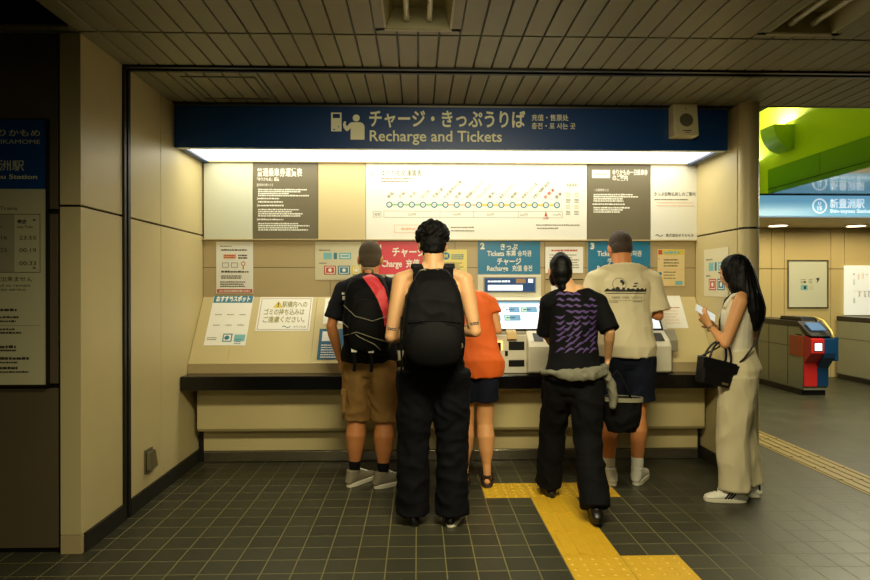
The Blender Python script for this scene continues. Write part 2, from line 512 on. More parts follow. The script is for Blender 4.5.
# ---------------------------------------------------------------- gate hall beyond, right
M_FAR = mat('far_beige_wall', (206, 184, 124), 0.5, vary=.05, scale=1)
fw = MB()
fw.box((2.3, 9.5, 0), (14, 9.7, 6), M_SEAM)
xs = [2.4] + [at(x, 0, 9.5).x for x in (771, 784, 830.5, 844)] + [8.6, 10, 12, 14]
for a, b in zip(xs[:-1], xs[1:]):
    for z0, z1 in ((0, 1.672), (1.682, 2.31)):
        fw.box((a + .004, 9.48, z0), (b - .004, 9.5, z1), M_FAR)
struct(fw.build('wall_far'))
hd = MB()
hd.box((2.3, 7.95, 2.31), (14, 9.5, 2.36), mat('far_soffit', (190, 178, 140), .5))
struct(hd.build('ceiling_gate_hall'))
# glossy ceiling above the gates and the green beam beside it
M_GLOSSC = mat('glossy_grey_ceiling', (176, 190, 196), .12, coat=.5)
XG = at(768, 0, 7.9).x
gz = 2.592
gc = MB()
ys = [4.6, 5.4, 6.2, 7.0, 7.9]
for a, b in zip(ys[:-1], ys[1:]): gc.box((XG + .01, a + .004, gz - .004), (14, b - .004, gz + .05), M_GLOSSC)
gc.box((XG, 4.6, gz + .05), (14, 7.9, gz + .06), M_SEAM)
struct(gc.build('ceiling_glossy'))
M_GREEN = mat('green_beam_panel', (112, 164, 44), .4, vary=.1, scale=.8)
M_LIME = mat('lime_wall', (196, 212, 60), .5, vary=.05, scale=.6)
gb = MB()
for a, b in ((4.55, 5.2), (5.2, 5.88), (5.88, 6.86), (6.86, 7.9)):
    gb.box((XG, a + .004, gz), (XG + .3, b - .004, gz + .31), M_GREEN)
struct(gb.build('trim_3'))
lw = MB()
lw.box((XG + .28, 4.5, 2.6), (XG + .4, 9.5, 6), M_LIME)
lw.box((2.5, 9.1, 2.36), (XG + .3, 9.3, 6), M_LIME)
lw.box((2.3, 4.5, 5.2), (XG + .4, 9.5, 5.3), M_LIME)
struct(lw.build('wall_upper_green'))
struct(MB().box((2.42, 5.26, 2.7), (2.5, 9.5, 5.3), M_LIME).build('wall_upper_side'))

# sconces on the lime wall: quarter-round boxes that light the wall above them
M_SCG = mat('sconce_green', (176, 206, 60), .35)
M_SCB = mat('sconce_blue', (170, 206, 200), .3)
def sconce(px, py, Y, s, label):
    x = XG + .28; c = at(px, py, Y)
    c = at(px, py, Y); t = empty('wall_sconce', (x, Y, c.z)); tag(t, label, 'wall light', 'uplighters on the lime wall')
    n = 10; prof = [(0, .2 * s), (-.42 * s, .2 * s)] + [(-.42 * s + .42 * s * (1 - math.cos(R(90) * i / n)), .2 * s - .5 * s * math.sin(R(90) * i / n)) for i in range(1, n + 1)]
    MB().prism(prof, -.25 * s, .25 * s, M_SCB, 'y').build('housing', t)
    for e in (-1, 1):
        MB().prism(prof, min(e * .25 * s, e * .265 * s), max(e * .25 * s, e * .265 * s), M_SCG, 'y').build('end_plate', t)
    MB().box((-.36 * s, -.22 * s, .2 * s), (-.05 * s, .22 * s, .21 * s), mat('uplight_lens', (255, 250, 230), .4, emit=(255, 246, 222), strength=6)).build('lens', t)
    l = area('uplight', (x - .25 * s, Y, c.z + .24 * s), (.3, .4), 60 * s, (1, .95, .75), (R(180), R(-12), 0))
sconce(786, 137, 7.95, .62, 'quarter-round green and blue uplighter high on the lime wall above the gates')
sconce(762, 170, 8.75, .35, 'small dark green uplighter box just past the column, lower than the bright one')

# station name band
M_BAND = mat('light_blue_band', (120, 176, 204), .22, emit=(120, 182, 214), strength=.62)
M_BANDTXT = mat('white_backlit', (240, 244, 244), .4, emit=(240, 246, 246), strength=.75)
sb = empty('station_name_sign', (6.5, 7.9, 2.45)); tag(sb, 'long light blue backlit station name sign above the fare gates', 'sign')
z1, z0 = at(810, 195.5, 7.9).z, at(810, 216, 7.9).z
MB().box((2.7 - 6.5, 0, z0 - 2.45), (11 - 6.5, .16, z1 - 2.45), M_BAND).build('light_box', sb, bevel=.004)
MB().box((2.7 - 6.5, -.01, z1 - 2.45), (11 - 6.5, .17, z1 - 2.45 + .02), M_BLACK).build('top_trim', sb)
s = Sheet(7.9 / 622 * 1.02)
s.disc(0, 0, 7.4, M_BANDTXT, 1, 28, r2=6.2)
s.text('U', 0, 1.2, 3.2, M_BANDTXT, weight=.02, align='c'); s.text('15', 0, -4.2, 4.2, M_BANDTXT, weight=.03, align='c')
s.build('station_symbol', (at(819.5, 206, 7.9).x - 6.5, -.004, at(819.5, 206, 7.9).z - 2.45), parent=sb)
s = Sheet(7.9 / 622 * 1.02)
s.text('新豊洲駅', 10.5, -1.2, 7.4, M_BANDTXT, w=35, weight=.01); s.text('Shin-toyosu Station', 10.5, -6.6, 3.6, M_BANDTXT, w=42, weight=.02)
c = at(819.5, 206, 7.9)
s.build('lettering', (c.x - 6.5, -.004, c.z - 2.45), parent=sb)

# recessed downlights in the low ceiling over the gates
dl = None
for i, (px, lab) in enumerate(((778, 'round recessed downlight in the soffit left of the station name, nearer the column'), (856, 'round recessed downlight in the soffit under the station name lettering'))):
    c = at(px, 226, 9.05)
    t = empty('downlight', (c.x, 9.05, 2.31)); tag(t, lab, 'ceiling light', 'downlights over the fare gates')
    MB().cyl((0, 0, -.012), (0, 0, 0), .15, M_WHITE, n=28).build('trim_ring', t)
    MB().cyl((0, 0, -.016), (0, 0, -.012), .12, mat('downlight_lens', (255, 240, 200), .4, emit=(255, 240, 196), strength=5), n=24).build('lens', t)

# posters on the far wall
def framed(px0, py0, px1, py1, Y, draw, name, label, cat, fm, bm, ft=.6, group=None):
    a, b = at(px0, py1, Y), at(px1, py0, Y)
    c = (a + b) / 2; k = (b.x - a.x) / (px1 - px0); w, h = (px1 - px0) / 2, (b.z - a.z) / k / 2
    t = empty(name, (c.x, Y, c.z)); tag(t, label, cat, group)
    s = Sheet(k)
    s.slab(-w, -h, w, h, bm, .008)
    if draw: draw(s, w, h)
    s.build('poster', parent=t)
    if fm:
        f = MB(); W, H, T = w * k, h * k, ft * k
        for lo, hi in (((-W, -.014, -H), (W, .004, -H + T)), ((-W, -.014, H - T), (W, .004, H)), ((-W, -.014, -H + T), (-W + T, .004, H - T)), ((W - T, -.014, -H + T), (W, .004, H - T))):
            f.box(lo, hi, fm)
        f.build('frame', t)
    return t
def draw_far1(s, w, h):
    s.lines(-7, 4, 6, 3, 1.6, .7, M_INK2, seed=3); s.lines(1, 4, 5, 3, 1.6, .7, M_INK2, seed=4)
    s.rect(-7, -6, 0, -1, M_INKC, 1); s.rect(-4, -5, -1.5, -2, M_INK, 2); s.rect(-4, 1.2, -1.6, 2.6, M_INK, 2)
    s.rect(1, -6, 6, -1.2, mat('pale_grey_ink', (206, 206, 178), .6), 1)
    s.poly([(8, 5.5), (12, 6.2), (11.2, 3.5), (9, .6), (9.6, 3.6)], M_INK, 2)
framed(787.3, 260, 828, 308, 9.47, draw_far1, 'framed_poster', 'framed pale poster with a tiny map on the beige wall behind the gates', 'poster', M_STEEL, mat('far_poster_paper', (216, 216, 188), .4), 1.0)
def draw_far2(s, w, h):
    for i, (x, y, hh, m) in enumerate(((-10, 13, 3, M_INKB), (-5.5, 8, 7, M_INKP), (-1, 10, 6, M_INKP), (3, 13, 2, M_INKB), (-10, 4, 6, M_INKC), (-4.4, -9, 7, M_INKR), (1, -8, 6, M_INK2), (5, -8, 6, M_INK2), (-10, -14, 6, M_INKG))):
        s.lines(x - 1, y + hh, 2.4, int(hh / 1.2), 1.1, .7, m, seed=i)
    s.rect(-11, -1, w, -.7, M_INK2, 1)
framed(844, 265.5, 884, 315, 9.44, draw_far2, 'map_board', 'bright white lit map board on the wall above the second gate', 'board', None, mat('lit_map_board', (236, 238, 226), .5, emit=(236, 238, 226), strength=.42))

# ================================================================ FARE GATES
M_GSTEEL = mat('gate_steel', (146, 148, 128), .35, metal=.35, vary=.1, scale=2)
M_GRED = mat('gate_red', (178, 34, 34), .35); M_GORANGE = mat('gate_orange', (176, 72, 40), .4); M_GBLUE = mat('gate_blue', (12, 50, 86), .35)
def fare_gate(loc, label, L=1.45, coloured=True):
    t = empty('fare_gate', loc); tag(t, label, 'ticket gate', 'fare gates')
    W = .31
    b = MB()
    b.prism([(.16, .07), (.16, .45), (.12, .55), (.12, .76), (.26, .88), (L, .88), (L, .07)], 0, W, M_GSTEEL, 'x')
    b.build('body', t, bevel=.01)
    MB().box((-.0, .2, 0), (W, L - .02, .07), M_BLKP).build('plinth', t)
    p = MB()
    for z in (.62,): p.box((-.003, .16, z - .002), (0, L, z + .002), M_SEAM)
    for y in (.5, .95): p.box((-.003, y - .002, .1), (0, y + .002, .93), M_SEAM)
    for i in range(3): p.box((-.004, .2, .70 + i * .035), (0, .32, .715 + i * .035), M_BLKP)
    p.build('side_grille', t)
    f1 = MB()
    prof = [(.14, .12), (.14, .42), (0, .56), (0, .74), (.13, .78), (.17, .76), (.17, .12)]
    f1.prism(prof, -.004, .165, M_GRED if coloured else M_GSTEEL, 'x'); f1.build('entry_panel', t, bevel=.006)
    f2 = MB()
    prof2 = [(.14, .12), (.14, .36), (.02, .5), (.0, .56), (0, .74), (.13, .78), (.17, .76), (.17, .12)]
    f2.prism(prof2, .165, W + .004, M_GBLUE if coloured else M_GSTEEL, 'x')
    f2.box((W, .02, .46), (W + .05, .4, .76), M_GBLUE if coloured else M_GSTEEL); f2.build('exit_panel', t, bevel=.006)
    MB().box((-.008, .17, .50), (0, .46, .76), M_GORANGE if coloured else M_GSTEEL).build('side_panel', t, bevel=.003)
    # card reader sign: white square with a dark card and three waves
    s = Sheet(.01)
    s.slab(-5.4, -5.4, 5.4, 5.4, M_BLKP, .004); s.poly([(-4.2, -4.6), (4.2, -4.6), (4.6, -4.2), (4.6, 4.2), (4.2, 4.6), (-4.2, 4.6), (-4.6, 4.2), (-4.6, -4.2)], mat('lit_reader_sign', (240, 246, 250), .4, emit=(240, 246, 250), strength=.9), 1)
    s.frame(-3, -2.4, 1.6, 2.6, .6, M_INKB, 2)
    for r in (1.4, 2.3, 3.2):
        s.poly([(1.2 + r * math.cos(a) - .5, r * math.sin(a)) for a in [-.7 + i * .2 for i in range(8)]] + [(1.2 + (r - .4) * math.cos(a) - .5, (r - .4) * math.sin(a)) for a in [.7 - i * .2 for i in range(8)]], M_INKB, 3)
    s.build('reader_sign', (.085, -.004, .64), parent=t)
    MB().prism([(.0, .775), (.3, .95), (L, .95), (L, .88), (.26, .88), (.13, .78)], -.004, W + .004, M_BLKP, 'x').build('top_deck', t, bevel=.004)
    MB().prism([(.32, .951), (.36, 1.0), (.8, 1.0), (.84, .951)], .08, W - .02, M_BLKP, 'x').build('sensor_hood', t, bevel=.008)
    MB().prism([(.10, .84), (.24, .925), (.24, .935), (.10, .85)], .06, .25, mat('reader_glow', (70, 96, 130), .2, emit=(120, 170, 230), strength=.15), 'x').build('card_reader', t)
    MB().tube([(W - .03, .0, .76), (W - .03, .05, .84), (W - .03, .2, .96), (W - .03, .4, 1.0)], .012, mat('yellow_rail', (220, 196, 110), .35)).build('edge_guard', t)
    return t
fare_gate((4.93, 7.66, 0), 'steel fare gate with red and blue end, dark top, right of the woman in white')
fare_gate((6.42, 7.62, 0), 'plain steel fare gate cut by the picture edge, beyond the red and blue one', 1.75, False)

# ================================================================ TACTILE PAVING
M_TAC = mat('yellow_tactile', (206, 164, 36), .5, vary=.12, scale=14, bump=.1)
def tactile(name, x0, y0, tiles, label, M_TAC=M_TAC):
    """tiles: (i, j, kind) on a 300 mm grid; kind dots or bars"""
    b = MB()
    for i, j, kind in tiles:
        X, Y = x0 + i * .3, y0 + j * .3
        b.box((X + .002, Y + .002, -.002), (X + .298, Y + .298, .003), M_TAC)
        if kind == 'dots':
            for a in range(5):
                for c in range(5):
                    p = (X + .03 + a * .06, Y + .03 + c * .06)
                    b.cyl((p[0], p[1], .003), (p[0], p[1], .008), .015, M_TAC, r1=.010, n=10)
        else:
            for a in range(4):
                x = X + .0375 + a * .075
                b.prism([(x - .016, .003), (x - .012, .008), (x + .012, .008), (x + .016, .003)], Y + .012, Y + .288, M_TAC, 'y')
    return b.build(name)
o = tactile('tactile_paving', .44, 4.07, [(0, 0, 'dots'), (1, 0, 'dots'), (2, 0, 'dots')], ''); tag(o, 'row of yellow dotted tactile tiles along the front of ticket machine 2', 'tactile paving')
o = tactile('tactile_paving', .74, 3.17, [(0, 0, 'bars'), (0, 1, 'bars'), (0, 2, 'bars')], ''); tag(o, 'yellow ribbed guiding strip under the person in the purple-print top', 'tactile paving')
o = tactile('tactile_paving', .74, 2.27, [(0, 2, 'dots'), (1, 2, 'dots'), (0, 1, 'dots'), (1, 1, 'dots')], ''); tag(o, 'yellow dotted tactile square at the bottom edge of the picture', 'tactile paving')
o = tactile('tactile_paving', 3.0, 2.57, [(0, j, 'bars') for j in range(18)], '', mat('dimmed_yellow_tactile', (142, 118, 50), .55, vary=.15, scale=12, bump=.1)); tag(o, 'long yellow ribbed guiding strip on the floor right of the column', 'tactile paving')  # same yellow tile, its colour darkened to stand in for weaker light

# ================================================================ COUNTER
ct = MB(); ct.box((XL + .004, 4.60, .628), (XR - .004, 4.756, .731), M_BLACKGLOSS)
tag(ct.build('counter', bevel=.006), 'long black glossy counter shelf under the ticket machines', 'counter')

# ================================================================ SIGN BOX OVER THE BAY
YS = 4.50
sg = empty('overhead_sign', (.28, YS, 2.54)); tag(sg, 'wide navy overhead sign reading Recharge and Tickets with a lit underside', 'sign')
def S(p): return (p[0] - .28, p[1] - YS, p[2] - 2.54)
zb = at(450, 149, YS).z
xl, xr = XL + .002, at(728, 0, YS).x
b = MB(); b.box(S((xl, YS, zb)), S((xr, YS + .03, CEIL - .012)), M_NAVY); b.box(S((xl, YS + .03, 2.45)), S((xr, YB - .02, 2.68)), M_NAVY)
b.build('face_panel', sg, bevel=.002)
MB().box(S((xl, YS - .006, CEIL - .014)), S((xr, YS + .03, CEIL - .003)), M_STEEL).build('top_trim', sg)
M_DIFF = mat('lit_diffuser', (255, 250, 232), .5, emit=(253, 248, 228), strength=DIFFUSER)
b = MB()
n = 4; x0 = xl + .06; x1 = xr - .06
b.box(S((x0, YS + .07, 2.405)), S((x1, YB - .05, 2.42)), M_DIFF)
b.build('diffuser', sg)
b = MB()
b.box(S((xl, YS + .03, zb + .002)), S((xr, YS + .068, 2.45)), M_PANELW); b.box(S((xl, YB - .05, zb + .01)), S((xr, YB - .012, 2.45)), M_PANELT)
b.box(S((xl, YS + .03, zb + .004)), S((xl + .058, YB - .02, 2.45)), M_NAVY); b.box(S((xr - .058, YS + .03, zb + .004)), S((xr, YB - .02, 2.45)), M_NAVY)
b.build('diffuser_frame', sg)
# lettering
k = (at(600, 0, YS).x - at(300, 0, YS).x) / 300
s = Sheet(k); cpx, cpy = 450, 127
c = at(cpx, cpy, YS)
def X(px): return px - cpx
def Z(py): return cpy - py
s.text('チャージ・きっぷうりば', X(369.5), Z(126), 13.5, M_SIGNTXT, w=156, weight=.022)
s.text('Recharge and Tickets', X(370), Z(141.5), 11.2, M_SIGNTXT, w=132, weight=.012)
s.text('充值・售票处', X(532), Z(119.6), 5.0, M_SIGNTXT, w=37, weight=.01)
s.text('충전・표 사는 곳', X(532), Z(127.9), 5.0, M_SIGNTXT, w=44, weight=.01)
s.build('lettering', S((c.x, YS - .0015, c.z)), parent=sg)
# pictogram: machine and user
s = Sheet(k)
s.rect(X(331.7), Z(132.2), X(342), Z(113.5), M_SIGNTXT, 1); s.rect(X(333.4), Z(119), X(340.5), Z(114.8), M_NAVY, 2)
s.rect(X(333.5), Z(130.8), X(335.8), Z(129.9), M_NAVY, 2); s.rect(X(338.5), Z(128), X(339.6), Z(126.8), M_NAVY, 2)
s.disc(X(356.6), Z(118.8), 3.5, M_SIGNTXT, 1)
s.poly([(X(a), Z(b2)) for a, b2 in ((351, 140.3), (364.8, 140.3), (364.8, 127), (363.6, 124.4), (361, 123), (352, 123), (349.8, 124.3), (347.4, 127.2), (346.2, 125), (346.6, 122.4), (344.6, 122), (343.4, 125), (344, 128.5), (346.4, 131.6), (348.2, 131.8), (351, 129))], M_SIGNTXT, 1)
s.build('pictogram', S((c.x, YS - .0015, c.z)), parent=sg)

# loudspeaker hung on the sign
c = at(686, 118, 4.34)
sp = empty('wall_speaker', (c.x + .028, 4.42, 2.578)); tag(sp, 'beige boxy loudspeaker with round grille mounted on the navy sign', 'speaker')
MB().prism([(-.035, -.112), (.085, -.112), (.085, .125), (-.005, .125)], -.088, .088, mat('beige_speaker', (226, 214, 166), .5), 'x').build('housing', sp, bevel=.008)
g = MB(); g.cyl((0, -.015, .0023), (0, -.0246, .0035), .048, mat('speaker_mesh', (112, 104, 80), .7, bump=.6, scale=900), n=36)
g.build('grille', sp, rot=(0, 0, 0))
MB().ball((0, -.012, .086), .005, M_BLKP, 10).build('lamp', sp)
sh = Sheet(.001); sh.lines(-30, -80, 60, 1, 10, 9, M_INK, seed=3, ragged=0); sh.lines(-12, -92, 30, 1, 10, 5, M_INK, seed=4, ragged=0)
sh.build('nameplate', (0, -.035, 0), parent=sp)

# ================================================================ PANELS UNDER THE SIGN
def flat(px0, py0, px1, py1, Y, name, label, cat, base, draw=None, t=.004, group=None):
    a, b = at(px0, py1, Y), at(px1, py0, Y)
    c = (a + b) / 2; k = (b.x - a.x) / (px1 - px0); w, h = (px1 - px0) / 2, (b.z - a.z) / k / 2
    s = Sheet(k); s.slab(-w, -h, w, h, base, t)
    if draw: draw(s, w, h)
    o = s.build(name, (c.x, Y - t, c.z)); tag(o, label, cat, group); return o
UP = YB - .004
g = .25
flat(204.5 + g, 163, 253.5 - g, 240, UP, "wall_panel", 'blank pale panel at the far left of the lit row', 'panel', M_PANELW, None, .02)
def d_notice(s, w, h):
    W = M_WHITE
    s.text('普通乗車券運賃表', -w + 4, h - 13.5, 6.6, W, w=45, weight=.02)
    s.text('「ゆりかもめ」運賃', -w + 4, h - 18.5, 3, W, w=22, weight=.02)
    s.text('乗車券の購入方法', -w + 5, h - 23.8, 2.2, W, w=15)
    y = h - 28
    s.lines(-w + 5, y, 52, 4, 2, 1.5, W, seed=1, ragged=.5); s.lines(-w + 5, y - 9, 26, 2, 3.4, 1.6, W, seed=2, ragged=.2)
    s.lines(-w + 5, y - 16, 26, 1, 2, 1.6, W, seed=3, ragged=.1); s.lines(-w + 5, y - 20, 45, 4, 2.1, 1.5, W, seed=4, ragged=.4)
    s.lines(-w + 5, y - 30, 27, 1, 2, 1.6, W, seed=5, ragged=.1); s.lines(-w + 5, y - 34, 55, 4, 2.1, 1.5, W, seed=6, ragged=.35)
    for q in (h - 23.8, y - 9.4, y - 16.3, y - 30.4): s.rect(-w + 4, q - .5, -w + 4.5, q + 2.5, W, 2)
flat(253.5 + g, 163, 318.5 - g, 240, UP, 'notice_panel', 'olive grey notice panel with rows of white print, left of the route map', 'notice', M_PANELG, d_notice, .02)
flat(318.5 + g, 163, 366 - g, 240, UP, 'wall_panel', 'blank tan panel between the grey notice and the route map', 'panel', M_PANELT, None, .02)
ST = ['新橋', '汐留', '竹芝', '日の出', '芝浦ふ頭', 'お台場海浜公園', '台場', '東京国際クルーズターミナル', 'テレコムセンター', '青海', '東京ビッグサイト', '有明', '有明テニスの森', '市場前', '新豊洲', '豊洲']
LEN = [8, 8, 8, 11, 14, 25, 8, 26, 22, 8, 22, 8, 22, 24, 14, 8]
def d_map(s, w, h):
    s.text('ゆりかもめ運賃表', -w + 15, h - 14, 5.2, M_INK, w=40, weight=.0)
    s.lines(-w + 15, h - 17.4, 31, 1, 2, 1.2, M_INK2, seed=1, ragged=0); s.lines(-w + 15, h - 20, 27, 1, 2, 1.2, M_INK2, seed=2, ragged=0)
    s.b.tube([((-w + 3.2 + i) * s.k, -.001, (h - 13.2 + 1.4 * math.sin(i * .9)) * s.k) for i in range(0, 11)], .35 * s.k, M_INKB, 5)
    x0 = -w + 23; dx = 11.13; y = h - 42.5
    for i, n in enumerate(ST):
        x = x0 + i * dx
        col = M_INKG if i < 5 else (M_INKP if i < 8 else M_INKY)
        if i < 15: s.rect(x + 3, y - .9, x + dx - 3, y + .9, col, 2)
        s.disc(x, y, 3.1, M_INKB, 2, 22); s.disc(x, y, 1.95, M_PAPERW, 3, 18); s.text('U', x, y - 1.2, 2.4, M_INKB, layer=4, align='c', res=1, weight=.02)
        cm = M_INKR if i == 14 else M_INK2
        s.text(n, x - .5, y + 6, 2.6, cm, w=LEN[i] * .95, ang=R(45), res=1, weight=.01)
        s.lines(0, 0, 0, 0, 1, 1, M_INK2)
    yy = y - 9.6
    s.frame(x0 - 5.5, yy - 3.2, x0 + 15.5 * dx, yy + 3.4, .3, M_INK2, 2)
    for q in (4.5, 7.5, 11.5): s.rect(x0 + q * dx, yy - 3.2, x0 + q * dx + .3, yy + 3.2, M_INK2, 2)
    s.frame(x0 - 16, yy - 3, x0 - 8, yy + 3, .3, M_INK2, 2); s.text('運賃', x0 - 12, yy - 1.2, 2.2, M_INK2, align='c', res=1)
    for q, tx in ((2, '260円'), (6, '330円'), (9, '330円'), (12, '260円'), (15, '190円')):
        s.text(tx, x0 + q * dx, yy - 1.2, 2.3, M_INK2, align='c', res=1)
    s.poly([(x0 + 14 * dx - 1.6, yy - 1.6), (x0 + 14 * dx + 1.6, yy - 1.6), (x0 + 14 * dx, yy + 3.8)], M_INKR, 3); s.text('当駅', x0 + 14 * dx, yy - 4.6, 2.2, M_INKR, align='c', res=1)
    s.frame(-w + 28, -h + 7, -w + 60, -h + 15, .4, M_INKP, 2); s.lines(-w + 35, -h + 10, 20, 1, 2, 2, M_INKP, seed=5)
    s.lines(-w + 84, -h + 12, 26, 2, 3.4, 1.2, M_INK2, seed=6, ragged=.15)
    s.lines(w - 51, -h + 14.5, 45, 1, 3, 1.3, M_INK2, seed=7, ragged=.1); s.lines(w - 50, -h + 11.3, 22, 1, 3, 1.3, M_INK2, seed=8, ragged=.1)
    s.frame(w - 24, h - 20.2, w - 6.5, h - 20, .2, M_INK2); s.text('連絡運賃', w - 15.5, h - 23.5, 2, M_INK2, align='c', res=1)
    for c in range(2):
        for r in range(4):
            s.lines(w - 21 + c * 8.4, h - 31 - r * 6, 4.6, 3, 1.5, .9, M_INKP if r % 2 == 0 else M_INK2, seed=20 + r + 4 * c, ragged=.1)
flat(366 + g, 163.2, 586.5 - g, 240, UP, 'route_map_panel', 'wide white fare map with sixteen numbered station dots in a row', 'map', M_PAPERW, d_map, .02)
def d_notice2(s, w, h):
    W = M_WHITE
    s.rect(-w + 4.5, h - 15, -w + 22.5, h - 7, W, 1); s.lines(-w + 7, h - 12, 13, 1, 2, 1.6, M_INKP, seed=2, ragged=0)
    s.text('ゆりかもめ一日乗車券', -w + 25, h - 11.5, 4.4, W, w=35, weight=.02); s.text('のご案内', -w + 25, h - 17, 4.4, W, w=15, weight=.02)
    s.text('一日乗車券とは', -w + 6, h - 28, 2.2, W, w=15)
    s.lines(-w + 6, h - 32, 48, 4, 2.1, 1.5, W, seed=9, ragged=.4); s.lines(-w + 5, h - 41.5, 34, 1, 2, 1.5, W, seed=10, ragged=.1)
    s.lines(-w + 6, h - 45, 44, 3, 2.1, 1.5, W, seed=11, ragged=.4)
flat(586.5 + g, 163.6, 649.5 - g, 240.2, UP, 'notice_panel', 'olive grey notice panel with white print, right of the route map', 'notice', M_PANELG, d_notice2, .02)
def d_info(s, w, h):
    s.text('きっぷ自動払戻しのご案内', -w + 3.5, h - 32, 3, M_INK, w=41, weight=.01); s.lines(-w + 3.5, h - 36.5, 34, 1, 3, 1.2, M_INK2, seed=2, ragged=0)
    s.lines(-w + 6, h - 39.5, 40, 1, 2, .9, M_INKP, seed=3, ragged=.4); s.lines(-w + 6, h - 42.5, 40, 1, 2, .9, M_INKP, seed=5, ragged=.1)
    s.b.tube([((-w + 5 + i * .9) * s.k, -.001, (-h + 4.6 + .9 * math.sin(i * .9)) * s.k) for i in range(0, 9)], .3 * s.k, M_INK, 5)
    s.text('株式会社ゆりかもめ', -w + 15, -h + 3.4, 2.6, M_INK, w=28, res=1, weight=.01)
flat(649.5 + g, 163.8, 696.5 - g, 240.3, UP, 'notice_panel', 'white notice panel with faint print at the right end of the lit row', 'notice', M_PAPERW, d_info, .02)

# ================================================================ MACHINE HEADER SIGNS
def header(px0, px1, num, label, red=False):
    def d(s, w, h):
        W = M_WHITE
        if red:
            s.text('1', -w + 2.5, h - 8, 5, W, weight=.04)
            s.text('チャージ', 0, 4 - 2, 7.5, W, w=33, weight=.025, align='c'); s.text('Charge  充值  충전', 0, -9, 6.5, W, w=54, weight=.025, align='c'); return
        s.text(num, -w + 2.2, h - 7.4, 6, W, weight=.05)
        s.text('きっぷ', 0, h - 8, 5.2, W, w=17, weight=.02, align='c')
        s.text('Tickets', -w + 9, h - 14.4, 5.2, W, w=17, weight=.02); s.text('车票 승차권', -w + 28, h - 14.2, 4.6, W, w=25, weight=.015)
        s.text('チャージ', 0, h - 22.6, 5.5, W, w=24, weight=.025, align='c')
        s.text('Recharge', -w + 9, -h + 3.2, 5.2, W, w=21, weight=.02); s.text('充值 충전', -w + 34, -h + 3.4, 4.6, W, w=20, weight=.015)
    flat(px0, 241.6, px1, 274, YB - .004, 'machine_header_sign', label, 'sign', M_RED if red else M_BLUE, d, .006, 'header signs over the ticket machines')
header(377.5, 440, '1', 'red header sign reading Charge, behind the heads of the two backpack men', True)
header(478, 540, '2', 'blue header sign numbered 2, over the visible ticket screen')
header(588, 650, '3', 'blue header sign numbered 3, behind the man in the cream shirt')
# red strip low on the first machine's header
flat(377.5, 277.5, 440, 280.5, YB - .004, 'red_label_strip', 'thin red strip just under the red Charge sign', 'label', M_RED, None, .003)

